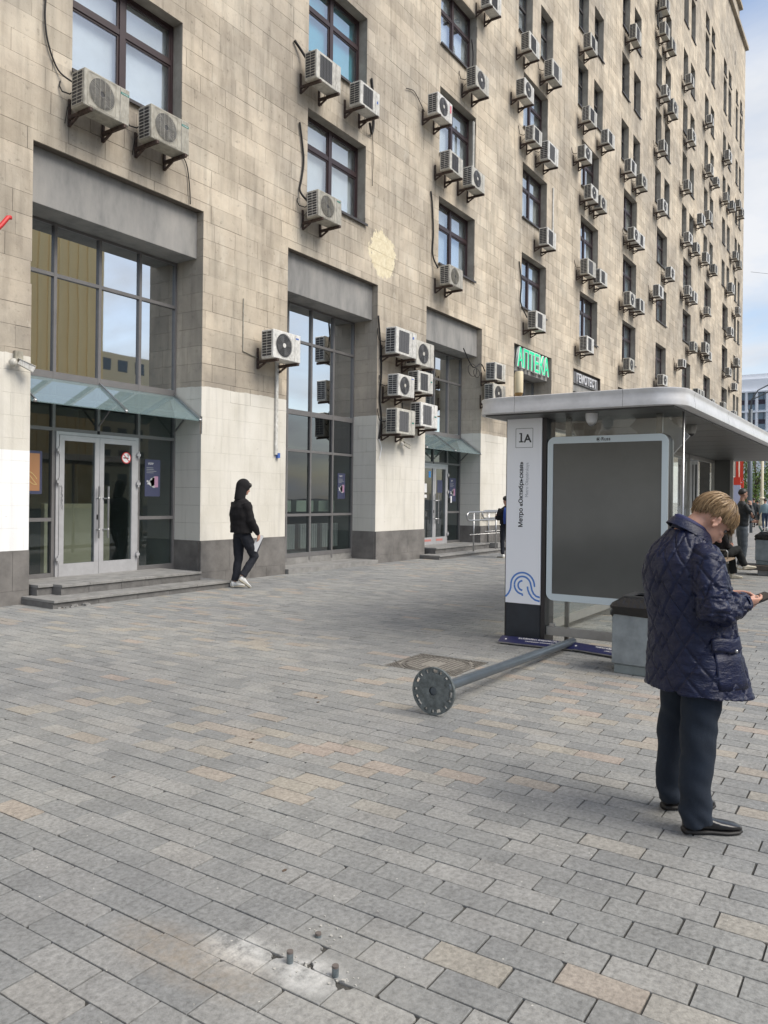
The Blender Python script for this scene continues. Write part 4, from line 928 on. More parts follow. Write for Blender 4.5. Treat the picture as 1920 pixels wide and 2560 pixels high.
cable([(6.65, fy, 10.2), (6.67, fy, 9.0), (6.66, fy, 8.5), (6.72, fy, 8.15), (6.88, fy, 7.85), (7.05, fy - .1, 7.72)], .014, 'dark twin cable running down the wall to the leftmost round-fan unit')
cable([(9.05, fy - .1, 7.55), (9.25, fy, 7.5), (9.38, fy, 7.35), (9.45, fy, 7.0), (9.47, fy, 6.7)], .010, 'short loose black cable hanging right of the second rusty unit')
cable([(12.42, fy, 9.35), (12.50, fy, 9.0), (12.56, fy, 8.6), (12.50, fy, 8.2), (12.45, fy, 7.95), (12.52, fy - .12, 7.75), (12.68, fy - .16, 7.72)], .022, 'thick black insulated pipe left of the second-column lowest window')
cable([(12.22, fy, 10.95), (12.4, fy - .05, 10.8), (12.55, fy - .14, 10.58)], .03, 'short black pipe stub left of the teal window')
cable([(15.02, fy, 11.45), (15.08, fy, 11.1), (15.12, fy, 10.6), (15.12, fy, 10.35), (15.02, fy - .02, 10.15), (14.75, fy - .15, 10.25)], .03, 'thick black pipe with pale ties right of the teal window')
cable([(15.08, fy, 10.2), (15.12, fy, 9.6), (15.10, fy, 8.95)], .008, 'thin brown wire below the thick black pipe')
cable([(16.55, fy, 11.9), (16.9, fy, 12.0), (17.15, fy, 11.9), (17.3, fy - .1, 11.6)], .010, 'thin grey wire curling to the unit above the third-column window')
cable([(17.55 + .3, fy, 9.75), (17.93, fy, 9.4), (18.0, fy, 8.7), (17.98, fy, 8.1), (18.1, fy - .1, 7.75)], .022, 'black pipe beside the left edge of the lowest third-column window')
cable([(20.1, fy, 14.9), (20.2, fy, 14.5), (20.18, fy, 14.0), (20.05, fy - .2, 13.6)], .02, 'double black pipe dropping to the third-column third-row unit')
cable([(23.65, fy, 9.4), (23.85, fy, 8.7), (23.8, fy, 8.1), (24.0, fy - .15, 7.6)], .02, 'slack black cable across the fourth-column lowest window')
cable([(15.42, fy, 5.95), (15.52, fy, 5.3), (15.58, fy, 4.6), (15.52, fy, 4.0), (15.6, fy, 3.5), (15.5, fy, 3.0)], .022, 'dark cable bundle running down left of the six clustered units')
cable([(15.5, fy, 3.0), (15.58, fy - .02, 2.8), (15.5, fy - .02, 2.5)], .010, 'loose white wire end hanging below the clustered units', M_SIGNW)
cable([(19.8, fy, 5.9), (20.4, fy, 5.45), (20.8, fy - .06, 5.6), (21.0, fy - .1, 5.4)], .018, 'black cable tangle between the third shopfront and the green pharmacy sign')
for i, (z0, z1) in enumerate(((5.9, 5.2), (5.7, 5.15))):
    cable([(20.35 + .28 * math.cos(a), fy - .02, 5.35 + .18 * math.sin(a)) for a in [j * .9 for j in range(8)]] if i == 0 else [(20.6 + .2 * math.cos(a), fy - .03, 5.3 + .13 * math.sin(a)) for a in [j * .9 for j in range(8)]], .009, ['larger coiled loop of black cable on the wall above the ramp', 'smaller coiled loop of black cable on the wall above the ramp'][i], grp='coiled cable loops')
for (x, za, zb, L) in ((11.77, 2.42, 4.3, 'white plastic duct running down from the lone unit between shopfronts'), (20.25, 10.7, 12.6, 'white plastic duct right of the third window column'), (26.55, 10.8, 12.8, 'white plastic duct right of the fourth window column')):
    q = MB(); q.chbox(x, x + .075, F0 - .05, F0 - .003, za, zb, .006); tag(q.obj('duct', M_WHITE), L, 'duct')
q = MB(); q.box(11.83, 11.9, F0 - .06, F0 - .004, 2.36, 2.46); tag(q.obj('junction_box', M_LOGOB), 'small blue junction box at the foot of the white duct', 'junction box')
q = MB(); q.tube([(10.85, F0 - .012, 5.35), (10.85, F0 - .012, 4.35), (11.6, F0 - .012, 4.22)], .012, 6); tag(q.obj('wire_trunking', M_WHITE2), 'thin pale conduit left of the lone unit between shopfronts', 'conduit')
# cctv cameras
def cctv(x, z, label, s=1):
    t = thing('security_camera', label, 'security camera', (x, F0, z))
    q = MB(); q.box(-.03, .09, -.06, -.004, .02, .16); q.obj('mount_box', M_WHITE2, t)
    q = MB(); q.ell((-.08, -.09, -.02), (.06, .06, .06), n=12, m=8); q.tube([(-.08, -.09, -.02), (-.02, -.04, .04)], .02, 8); q.obj('camera_dome', M_WHITE, t, smooth=True)
    q = MB(); q.bar((.0, -.10, 0.0), (.17, -.20, -.10), .09, .075); q.obj('camera_body', M_WHITE, t)
    q = MB(); q.bar((-.01, -.095, .045), (.19, -.21, -.055), .11, .008); q.obj('sun_shield', M_WHITE, t)
cctv(6.28, 3.44, 'white security camera on the painted pier left of the first entrance'); cctv(16.52, 2.96, 'small security camera under the cluster of six air conditioners')
q = MB(); q.tube([(5.40, F0 - .6, 4.90), (5.60, F0 - .6, 4.97), (5.71, F0 - .6, 5.10), (5.80, F0 - .6, 5.23), (5.84, F0 - .6, 5.24)], .03, 8); tag(q.obj('red_bar', M_RED, smooth=True), 'red curved bar end poking in at the left edge before the wall', 'bar')
# ================================================================== SIGNS
M_GREEN = mat('sign_green', (0.0, 0.42, 0.20), .4, emit=((0.0, .5, .22), 0.35)); M_SIGNL = mat('sign_outline', (.75, .78, .75), .4)
PH = thing('pharmacy_sign', 'green АПТЕКА pharmacy letters with white outlines above the fourth shopfront', 'sign', (0, 0, 0))
m0 = frameM((23.72, F0 + .06, 6.0), (1, 0, 0), (0, 0, 1))
text('АПТЕКА', 'letter_outline', 0.86, m0 @ Matrix.Translation((-.02, 0, 0)), M_SIGNL, .045, PH, sx=.80, off=.030)
text('АПТЕКА', 'letters', 0.86, m0 @ Matrix.Translation((0.0, .0, .049)), M_GREEN, .006, PH, sx=.80, off=.004)
q = MB(); q.box(23.7, 26.68, F0 + .11, F0 + .16, 6.05, 6.12); q.obj('support_rail', M_SILL, PH)
GS = thing('clinic_sign', 'ГЕМОТЕСТ sign of pale letters on grey render above the fifth shopfront', 'sign', (0, 0, 0))
q = MB(); q.chbox(29.25, 32.18, F0 + .09, F0 + .155, 6.16, 6.62, .01); q.obj('sign_board', mat('sign_board_grey', (.16, .16, .165), .6), GS)
text('ГЕМОТЕСТ', 'letters', 0.46, frameM((29.45, F0 + .06, 6.23), (1, 0, 0), (0, 0, 1)), mat('letter_pale', (.62, .62, .64), .4), .02, GS, sx=.96, off=.006)
# double tube wall lamp (unlit)
WL = thing('wall_lamp', 'wall lamp with two cream glass tubes on a brass fitting by the pharmacy sign', 'wall lamp', (21.8, 9.55, 4.72))
M_CREAM = mat('cream_glass', (.72, .62, .42), .4); M_BRASS = mat('brass', (.42, .27, .12), .4, .7, var=.4, vscale=20)
for dx in (-.13, .15):
    q = MB(); q.tube([(dx, dx * .5, .06), (dx, dx * .5, .08), (dx, dx * .5, .68), (dx, dx * .5, .70), (dx, dx * .5, .71)], [.12, .125, .125, .115, .06], 18); autosm(q.obj('lamp_tube', M_CREAM, WL), 50)
    q = MB(); q.tube([(dx, dx * .5, .0), (dx, dx * .5, .06)], [.10, .125], 16); q.tube([(dx, dx * .5, 0), (dx * .5, 0, -.25), (0, 0, -.4)], .02, 8)
    for a in range(4): q.tube([(dx + .09 * math.cos(a * 1.57), dx * .5 + .09 * math.sin(a * 1.57), .02), (dx * .4 + .04 * math.cos(a * 1.57), .04 * math.sin(a * 1.57), -.28)], .008, 6)
    autosm(q.obj('lamp_holder', M_BRASS, WL))
q = MB(); q.tube([(0, 0, -.42), (0, .45, -.5), (0, .85, -.45)], .025, 8); q.tube([(0, 0, -.45), (0, 0, -.25)], [.07, .10], 12); q.obj('bracket', M_BRASS, WL, smooth=True)
# ================================================================== RAMP RAILS
def rail(y, x0, x1, zf, label):
    t = thing('handrail', label, 'handrail', (0, 0, 0), 0, 'steel handrails of the ramp')
    def zz(x, h): return h + zf(x)
    q = MB()
    arc = [(x0 - .17 * math.sin(a), y, zz(x0, .98) + .115 + .115 * math.cos(a)) for a in [math.pi * j / 10 for j in range(11)]]
    q.tube([(x1, y, zz(x1, 1.21)), (x0, y, zz(x0, 1.21))] + arc[1:-1] + [(x0, y, zz(x0, .98)), (x1, y, zz(x1, .98))], .026, 10); q.obj('handrail_bar', M_STEEL, t, smooth=True)
    x = x0 + .25
    while x < x1:
        q = MB(); q.tube([(x, y, max(0, zz(x, 0.0)) - .0), (x, y, zz(x, 1.19))], .022, 10); q.obj('post', M_STEEL, t, smooth=True); x += 1.45
    q = MB(); q.tube([(x0, y, zz(x0, .58)), (x1, y, zz(x1, .58))], .010, 8); q.obj('mid_rail', M_STEEL, t, smooth=True)
rail(9.90, 19.35, 27.5, lambda x: 0.0, 'polished steel ramp handrail with rounded end, nearest the pavement')
rail(10.38, 21.3, 27.6, lambda x: 0.02, 'polished steel ramp handrail with rounded end, closer to the wall')
# ================================================================== BUS SHELTER
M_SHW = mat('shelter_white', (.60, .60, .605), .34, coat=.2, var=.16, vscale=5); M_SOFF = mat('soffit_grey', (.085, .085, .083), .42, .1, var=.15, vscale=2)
M_PIL = mat('pillar_white', (.84, .86, .90), .35); M_DNAVY = mat('pillar_foot', (.016, .022, .032), .45, var=.3, vscale=6); M_DKFR = mat('dark_frame', (.03, .028, .03), .35, .3)
M_ADFR = mat('lightbox_frame', (.55, .63, .67), .3, .1); M_ADGL = mat('lightbox_face', (.095, .098, .093), .12, var=.1, vscale=2); M_ADSD = mat('lightbox_side', (.15, .14, .13), .3, .7)
SH = thing('bus_shelter', 'white-roofed bus shelter with a grey advertising lightbox and a lettered end pillar', 'bus shelter', (0, 0, 0))
RX0, RX1, RY0, RY1 = 7.54, 18.7, 1.66, 3.84
prof = [(-.10, 2.492), (-.004, 2.492), (0.004, 2.497), (.006, 2.525), (.0, 2.56), (-.008, 2.595), (-.006, 2.625), (.006, 2.648), (.006, 2.656), (-.004, 2.661), (-.3, 2.676)]
cx, cy = (RX0 + RX1) / 2, (RY0 + RY1) / 2
rings = []
for o_, z in prof: rings.append([(p[0], p[1], z) for p in rrect(RX1 - RX0 + 2 * o_, RY1 - RY0 + 2 * o_, .30 + o_, 8, cx, cy)])
q = MB(); q.rings(rings, cap=True); rf = autosm(q.obj('roof', M_SHW, SH), 50)
jp = [(o_ + .0008, z) for o_, z in prof[1:-1]] + [(-.012, z) for o_, z in prof[1:-1][::-1]]
for yy in (3.35, 2.22): q = MB(); q.rings([[(RX0 - o_, y_, z) for o_, z in jp] for y_ in (yy - .0014, yy + .0014)]); q.obj('fascia_joint', M_DKFR, rf)
for xx in (8.05, 9.9, 11.8, 13.7): q = MB(); q.rings([[(x_, RY0 - o_, z) for o_, z in jp] for x_ in (xx - .0014, xx + .0014)]); q.obj('fascia_joint', M_DKFR, rf)
x = RX0 + .10
while x < RX1 - .15:
    x2 = min(x + .93, RX1 - .10)
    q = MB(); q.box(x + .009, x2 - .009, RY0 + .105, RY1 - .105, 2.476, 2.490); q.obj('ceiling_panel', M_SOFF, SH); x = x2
q = MB(); q.box(RX0 + .10, RX1 - .1, RY0 + .10, RY1 - .1, 2.4905, 2.4915); q.obj('ceiling_void', M_DKFR, SH)
# lettered pillar
PX = 8.02
q = MB(); q.box(PX, PX + .26, 3.235, 3.645, 0.43, 2.475); pil = q.obj('sign_pillar', M_PIL, SH)
q = MB(); q.box(PX + .012, PX + .25, 3.24, 3.64, -.005, .428); q.obj('pillar_foot', M_DNAVY, SH)
q = MB(); q.box(PX + .015, PX + .27, 3.185, 3.234, -.005, 2.475); q.obj('pillar_edge', M_DKFR, SH)
q = MB(); q.box(PX + .02, PX + .24, 3.6455, 3.662, .0, 2.475); q.obj('pillar_edge', M_DKFR, SH)
Mf = frameM((PX, 3.645, 0), (0, -1, 0), (0, 0, 1))      # local x = 0..0.41 across the face, y = height
M_LET = mat('lettering_dark', (.02, .024, .03), .5); M_LETG = mat('lettering_grey', (.36, .38, .42), .5)
q = MB(); q.ringplate(rrect(.205, .215, .006, 2, .205, 2.262), rrect(.197, .207, .005, 2, .205, 2.262), .0003, .001, M=Mf); q.obj('square_outline', M_LET, pil)
q = MB(); q.prism([(.143, 2.214), (.196, 2.214), (.196, 2.227), (.178, 2.227), (.178, 2.318), (.146, 2.318), (.146, 2.305), (.160, 2.305), (.160, 2.227), (.143, 2.227)], .0006, .0014, M=Mf); q.obj('numeral', M_LET, pil); text('A', 'letter', .125, Mf @ Matrix.Translation((.203, 2.215, .001)), M_LET, .0004, pil, off=.003)
Mv = frameM((PX, 3.645 - .195, 1.262), (0, 0, 1), (0, 1, 0))
for j_ in (0, 1, 2): text('Метро «Октябрьская»', 'station_name', .068, Mv @ Matrix.Translation((0.01 + .0011 * j_, .0008 * (j_ % 2), .001 + .0003 * j_)), M_LET, .0004, pil, off=.0010, sx=1.0)
text('Metro Oktyabrskaya', 'station_name_latin', .052, Mv @ Matrix.Translation((.345, -.063, .001)), M_LETG, .0004, pil, sx=.88)
def arcs(parts, wd, m, name):
    q = MB()
    for pts in parts:
        L = []; Rr = []
        for i, p in enumerate(pts):
            a = pts[max(i - 1, 0)]; b_ = pts[min(i + 1, len(pts) - 1)]; d = Vector((b_[0] - a[0], b_[1] - a[1])).normalized(); n_ = Vector((-d.y, d.x)) * wd / 2
            L.append((p[0] + n_.x, p[1] + n_.y)); Rr.append((p[0] - n_.x, p[1] - n_.y))
        for i in range(len(pts) - 1):
            q.prism([L[i], L[i + 1], Rr[i + 1], Rr[i]][::-1], .0004, .0012, M=Mf)
    q.obj(name, m, pil)
def arc(cx, cy, r, a0, a1, n=16): return [(cx + r * math.cos(rad(a0 + (a1 - a0) * i / n)), cy + r * math.sin(rad(a0 + (a1 - a0) * i / n))) for i in range(n + 1)]
# emblem: concentric waves
K = .41 / 1165.0
def E(x, y): return ((x - 190) * K, .43 + (1330 - y + (x - 190) * 0.08) * K * 1.0)
c0 = E(770, 800)
big = arc(c0[0], c0[1], 395 * K, 180, 0, 24) + [E(1190, 850)]
left = [E(195, 1150), E(290, 1050), E(345, 950), E(370, 860)]
midr = arc(c0[0], c0[1], 275 * K, 180, 10, 22) + [E(1060, 850), E(1085, 960), E(1140, 1070), E(1225, 1150), E(1345, 1190)]
midl = arc(c0[0], c0[1] - .002, 275 * K, 180, 268, 10); midl = midl + [E(770, 1135)]
sml = arc(c0[0], c0[1] - .004, 150 * K, 92, 268, 14)
tail = [E(935, 845), E(950, 950), E(1000, 1070), E(1080, 1180), E(1190, 1265), E(1345, 1310)]
arcs([left + big, midr, midl, sml, tail], 55 * K, mat('emblem_blue', (.07, .21, .58), .5), 'emblem')
# advertising lightbox
LBy0, LBy1, LBz0, LBz1 = 1.895, 3.165, .492, 2.262
cyy, czz = (LBy0 + LBy1) / 2, (LBz0 + LBz1) / 2; w_, h_ = LBy1 - LBy0, LBz1 - LBz0
Mb = frameM((PX, cyy, czz), (0, -1, 0), (0, 0, 1))
q = MB(); q.prism(rrect(w_, h_, .085, 8), -.20, 0.0, M=Mb); lb = autosm(q.obj('lightbox', M_ADSD, SH), 40)
q = MB(); q.ringplate(rrect(w_ - .006, h_ - .006, .082, 8), rrect(w_ - .13, h_ - .15, .006, 8), .0005, .012, M=Mb); q.obj('lightbox_frame', M_ADFR, lb)
q = MB(); q.prism(rrect(w_ - .132, h_ - .152, .006, 2), .001, .005, M=Mb); q.obj('lightbox_face', M_ADGL, lb)
text('Russ', 'brand_lettering', .052, Mb @ Matrix.Translation((-.055 + .01, h_ / 2 - .056, .0128)), M_LET, .0003, lb, off=.001)
q = MB(); q.ringplate([(p[0] - .075, p[1] + h_ / 2 - .041) for p in c_(.021, 20)], [(p[0] - .075, p[1] + h_ / 2 - .041) for p in c_(.0175, 20)], .0122, .0135, M=Mb); q.prism([(p[0] - .078, p[1] + h_ / 2 - .041) for p in c_(.012, 12)], .0122, .0135, M=Mb); q.obj('brand_emblem', M_LET, lb)
for k_ in range(3): q = MB(); q.prism(rrect(w_ + .012 - k_ * .001, h_ + .012, .09, 8), -.06 - k_ * .055, -.045 - k_ * .055, M=Mb); autosm(q.obj('lightbox_rib', M_ADSD, lb), 40)
# end glass under and around the box, rail, clips
q = MB(); q.box(PX + .08, PX + .088, 1.78, 3.185, .205, 2.474); q.obj('end_glass', G_SHEL, SH)
M_RAILG = mat('rail_grey', (.34, .33, .31), .45, .4, var=.15, vscale=6)
q = MB(); q.chbox(PX + .05, PX + .12, 1.78, 3.184, .105, .20, .004); q.obj('foot_rail', M_RAILG, SH)
for yy in (3.12, 2.42, 1.9): q = MB(); q.chbox(PX + .062, PX + .10, yy - .03, yy + .03, .198, .235, .003); q.obj('glass_clip', M_STEEL, SH)
q = MB(); q.tube([(PX + .085, 1.775, .0), (PX + .085, 1.775, 2.476)], .012, 10); q.obj('end_post', M_STEEL, SH, smooth=True)
for (yy) in (2.98, 2.02):
    q = MB(); q.box(PX + .12, PX + .16, yy - .03, yy + .03, 2.25, 2.475); q.box(PX + .12, PX + .16, yy - .02, yy + .02, .0, .5); q.obj('lightbox_hanger', M_ADSD, SH)
# back wall: posts and glass
xs = [8.32, 10.7, 13.1, 15.5, 17.9]
for a, b_ in zip(xs, xs[1:]):
    q = MB(); q.box(a + .03, b_ - .03, 3.30, 3.308, .2, 2.40); q.obj('back_glass', G_SHEL, SH)
    q = MB(); q.box(a + .03, b_ - .03, 3.28, 3.33, .10, .195); q.box(a + .03, b_ - .03, 3.28, 3.33, 2.405, 2.474); q.obj('back_rail', M_RAILG, SH)
for a in xs: q = MB(); q.box(a - .028, a + .028, 3.27, 3.335, 0, 2.475); q.obj('back_post', M_RAILG, SH)
q = MB(); q.box(17.88, 17.93, 2.96, 3.27, 0.05, 2.474); q.obj('end_panel', mat('end_panel_grey', (.07, .07, .065), .4), SH)
q = MB(); q.box(17.86, 17.95, 2.90, 2.957, 0, 2.475); q.obj('end_frame', M_RAILG, SH)
# route map panel and hanging display
q = MB(); q.box(15.45, 15.5, 3.12, 3.26, 1.45, 2.35); q.obj('route_panel', M_SHW, SH)
q = MB(); q.box(15.445, 15.449, 3.14, 3.165, 1.5, 2.28); q.box(15.445, 15.449, 3.20, 3.215, 1.5, 2.28); q.obj('route_print', M_LET, SH)
q = MB(); q.bar((8.62, 2.03, 2.455), (8.62, 2.24, 2.215), .55, .05, (1, 0, 0)); q.obj('tilted_display', mat('display_back', (.34, .34, .34), .4, .3), SH)
q = MB(); q.loft([((8.9, 3.03, 2.475), (.12, 0, 0), (0, .18, 0)), ((8.9, 3.03, 2.40), (.12, 0, 0), (0, .17, 0)), ((8.9, 3.03, 2.26), (.07, 0, 0), (0, .09, 0))], 14); q.obj('speaker_housing', M_ADSD, SH)
def dome(x, y, m, label):
    q = MB(); q.tube([(x, y, 2.474), (x, y, 2.43)], .062, 20); q.ell((x, y, 2.43), (.06, .06, .075), n=20, m=8, zlo=-1, zhi=0); d = autosm(q.obj('dome_camera', m, SH), 50); tag(d, label=label)
    q = MB(); q.ell((x, y, 2.405), (.048, .048, .062), n=16, m=6, zlo=-1, zhi=0); q.obj('dome_lens', M_DKFR if m != M_SHW else M_STEEL, d, smooth=True)
dome(7.83, 2.62, M_SHW, 'white dome camera under the roof edge'); dome(8.75, 1.98, M_RAILG, 'grey dome camera'); dome(9.6, 2.02, M_RAILG, 'grey dome camera further in')
# bench inside the shelter
BN = thing('bench', 'wooden slatted bench with steel armrests inside the bus shelter', 'bench', (0, 0, 0))
M_WOOD = mat('bench_wood', (.30, .22, .15), .6, var=.35, vscale=9)
for j in range(4): q = MB(); q.chbox(14.6, 17.1, 2.72 + j * .115, 2.72 + j * .115 + .105, .42, .455, .005); q.obj('seat_plank', M_WOOD, BN)
for xx in (14.9, 16.6): q = MB(); q.box(xx - .03, xx + .03, 2.76, 3.12, .36, .419); q.box(xx - .03, xx + .03, 2.90, 2.98, 0, .36); q.obj('leg', M_RAILG, BN)
for xx in (15.55, 16.5): q = MB(); q.tube([(xx, 2.76, .456), (xx, 2.76, .60), (xx, 2.79, .63), (xx, 3.04, .63), (xx, 3.07, .60), (xx, 3.07, .456)], .011, 8); q.obj('armrest', M_STEEL, BN, smooth=True)
# ================================================================== BINS
M_BIN = mat('bin_grey_paint', (.23, .26, .275), .5, var=.28, vscale=7, bump=.12, bscale=14); M_BAG = mat('bin_bag', (.012, .012, .013), .22, bump=.9, bscale=22); M_CONC = mat('bin_foot', (.21, .24, .24), .7, var=.2, vscale=6)
def bin_(loc, rz, label, s=1.0, lidc=None, grp='litter bins by the shelter'):
    t = thing('litter_bin', label, 'bin', loc, rz, grp); a = .26 * s; H_ = .62 * s
    q = MB(); q.chbox(-a * .94, a * .94, -a * .94, a * .94, 0, .085 * s, .006); q.obj('foot', M_CONC, t)
    q = MB(); q.chbox(-a, a, -a, a, .088 * s, H_ - .02, .008); q.obj('body', M_BIN, t)
    q = MB(); L = []
    rr = random.Random(3)
    for z, o_ in ((H_ - .085, .006), (H_ - .06, .018), (H_ - .03, .008), (H_ - .005, .022), (H_ + .02, .006), (H_ + .075, -.07)):
        L.append([(p[0], p[1], z * 1.0 + (rr.uniform(-.03, .012) if z < H_ - .05 else rr.uniform(-.006, .006) if z < H_ + .03 else 0)) for p in rrect(2 * (a + o_), 2 * (a + o_), .03, 5)])
    q.rings(L, cap=False); autosm(q.obj('bag_rim', M_BAG, t), 60)
    q = MB(); q.ringplate(rrect(2 * (a - .07), 2 * (a - .07), .02, 4), rrect(2 * (a - .12), 2 * (a - .12), .02, 4), H_ + .07, H_ + .087); q.obj('lid', lidc or mat('bin_lid', (.035, .036, .038), .5, bump=.3, bscale=60), t)
    q = MB(); q.box(-a + .1, a - .1, -a + .1, a - .1, H_ - .12, H_ - .1); q.obj('bin_inside', M_BLACK, t)
    return t
bin_((7.36, 1.90, 0), rad(-2), 'grey metal litter bin with a black bag rim behind the man in the quilted jacket')
b2 = bin_((18.75, 2.28, .23), 0, 'grey litter bin with a dark lid standing on the low timber ledge', 1.0)
q = MB(); q.chbox(18.36, 19.0, -1.5, 2.75, .12, .222, .008); pb = thing('timber_ledge', 'low dark timber ledge on concrete blocks under the far bin', 'ledge'); q.obj('timber', mat('dark_timber', (.09, .075, .065), .7, var=.3, vscale=6), pb)
for yy in (2.28, .6): q = MB(); q.chbox(18.42, 18.95, yy - .2, yy + .2, 0, .119, .008); q.obj('block', M_STEP, pb)
q = MB(); q.tube([(18.72, 2.30, .92), (18.70, 2.34, 1.04)], .035, 8); tag(q.obj('paper_cup', M_SIGNW), 'white crumpled cup sticking out of the far bin', 'cup')
q = MB(); q.bar((18.75, 2.42, .9), (18.72, 2.50, 1.06), .05, .03); tag(q.obj('carton', mat('carton_green', (.10, .16, .14), .5)), 'dark green carton sticking out of the far bin', 'carton')
# ================================================================== FALLEN POLE, SIGN BOARDS, MANHOLE, BOLTS
M_POLE = mat('pole_paint', (.095, .115, .135), .32, .3, var=.18, vscale=5); M_FLANGE = mat('flange_metal', (.13, .15, .155), .55, .4, var=.5, vscale=22, bump=.35, bscale=50)
FP = thing('fallen_pole', 'grey steel pole lying on the paving with a round holed base flange', 'pole', (0, 0, 0))
pa = Vector((4.93, 2.80, .178)); pb_ = Vector((8.02, 2.86, .075)); ax = (pb_ - pa).normalized()
q = MB(); q.tube([pa - ax * .0, pb_], .040, 20); autosm(q.obj('pole_tube', M_POLE, FP), 50)
Zx = -ax; xx_ = Vector((0, -1, 0)); xx_ = (xx_ - Zx * xx_.dot(Zx)).normalized(); yy_ = Zx.cross(xx_)
Mfl = Matrix(((xx_.x, yy_.x, Zx.x, pa.x), (xx_.y, yy_.y, Zx.y, pa.y), (xx_.z, yy_.z, Zx.z, pa.z), (0, 0, 0, 1)))
q = MB(); NN = 96; Rf = .172
o1 = [(Rf * math.cos(2 * math.pi * i / NN), Rf * math.sin(2 * math.pi * i / NN)) for i in range(NN)]
def rad_in(i):
    """inner edge of the rim: slot holes are cut as notches between rim and disc"""
    return .153
i1 = [(.158 * math.cos(2 * math.pi * i / NN), .158 * math.sin(2 * math.pi * i / NN)) for i in range(NN)]
q.ringplate(o1, i1, -.012, .012, M=Mfl)
i2 = [(.133 * math.cos(2 * math.pi * i / NN), .133 * math.sin(2 * math.pi * i / NN)) for i in range(NN)]
i3 = [(.031 * math.cos(2 * math.pi * i / NN), .031 * math.sin(2 * math.pi * i / NN)) for i in range(NN)]
q.ringplate(i2, i3, -.012, .012, M=Mfl)
for k_ in range(16):       # webs between the bolt slots
    a0 = 2 * math.pi * (k_ * 6 + 1.1) / NN; a1 = 2 * math.pi * (k_ * 6 + (4.9 if k_ % 3 else 2.6)) / NN
    n_ = 5; seg = [(.134 if False else .132, a) for a in []]
    inner = [(.1325 * math.cos(a0 + (a1 - a0) * j / n_), .1325 * math.sin(a0 + (a1 - a0) * j / n_)) for j in range(n_ + 1)]
    outer_ = [(.1585 * math.cos(a0 + (a1 - a0) * j / n_), .1585 * math.sin(a0 + (a1 - a0) * j / n_)) for j in range(n_ + 1)]
    q.prism(inner[::-1] + outer_, -.0118, .0118, M=Mfl)
q.obj('base_flange', M_FLANGE, FP)
q = MB(); q.tube([Mfl @ Vector((0, 0, .011)), Mfl @ Vector((0, 0, -.3))], .030, 20, cap=False); q.obj('bore', M_BLACK, FP)
q = MB(); q.tube([Mfl @ Vector((0, 0, -.012)), Mfl @ Vector((0, 0, -.05))], [.052, .042], 20, cap=False)
for k_ in range(4):
    a = k_ * math.pi / 2 + .5; q.prism([(0, 0), (.07, 0), (0, .08)], -.004, .004, M=Mfl @ Matrix.Rotation(a, 4, 'Z') @ Matrix.Translation((.036, 0, -.012)) @ Matrix(((1, 0, 0, 0), (0, 0, 1, 0), (0, -1, 0, 0), (0, 0, 0, 1))))
q.obj('weld_collar', M_STEEL, FP)
M_SNAVY = mat('board_navy', (.022, .025, .085), .35)
def board(p0, p1, wd, label, grp, seed):
    p0 = Vector(p0); p1 = Vector(p1); d = (p1 - p0); L_ = d.length; d.normalize()
    t = thing('sign_board', label, 'sign', (0, 0, 0), 0, grp); M_ = frameM(p0 - Vector((0, 0, .030)), d, Vector((0, 0, 1)).cross(d) * math.cos(rad(22)) + Vector((0, 0, math.sin(rad(22)))))
    q = MB(); q.prism([(0, 0), (L_, 0), (L_, wd), (0, wd)], .045, .062, M=M_); q.obj('board_face', M_SNAVY, t)
    q = MB(); q.prism([(0.02, .012), (L_ - .02, .012), (L_ - .02, wd - .01), (.02, wd - .01)], .030, .044, M=M_); q.obj('board_back', M_DKFR, t)
    q = MB(); q.prism([(0, -.004), (L_, -.004), (L_, -.0005), (0, -.0005)], .048, .062, M=M_); q.obj('board_edge', M_STEEL, t)
    return t, M_, L_
t1, M1, L1 = board((7.80, 3.62, 0), (7.86, 2.80, 0), .13, 'navy sign board with white lettering lying by the pillar foot, under the pole end', 'fallen navy sign boards', 1)
t2, M2, L2 = board((7.88, 2.86, .003), (7.72, 2.10, .003), .13, 'navy sign board with white lettering lying towards the grey bin', 'fallen navy sign boards', 2)
for t_, M_, L_, s1_, s2_ in ((t1, M1, L1, 'Места остановки маршрута', 'движение временно изменено'), (t2, M2, L2, 'Метро «Октябрьская»', 'Ленинский проспект')):
    # the lettering lies upside down to the viewer, as the boards fell
    Mt = M_ @ Matrix.Translation((L_ - .05, .115, .0635)) @ Matrix.Rotation(math.pi, 4, 'Z')
    text(s1_, 'lettering', .042, Mt @ Matrix.Translation((0, .0, 0)), M_SIGNW, .0003, t_, off=.0006); text(s2_, 'lettering', .032, Mt @ Matrix.Translation((0, .05, 0)), M_SIGNW, .0003, t_)
    q = MB(); q.prism([(p[0] + .07, p[1] + .065) for p in c_(.012, 10)], .0625, .064, M=M_); q.obj('rivet', M_SIGNW, t_)
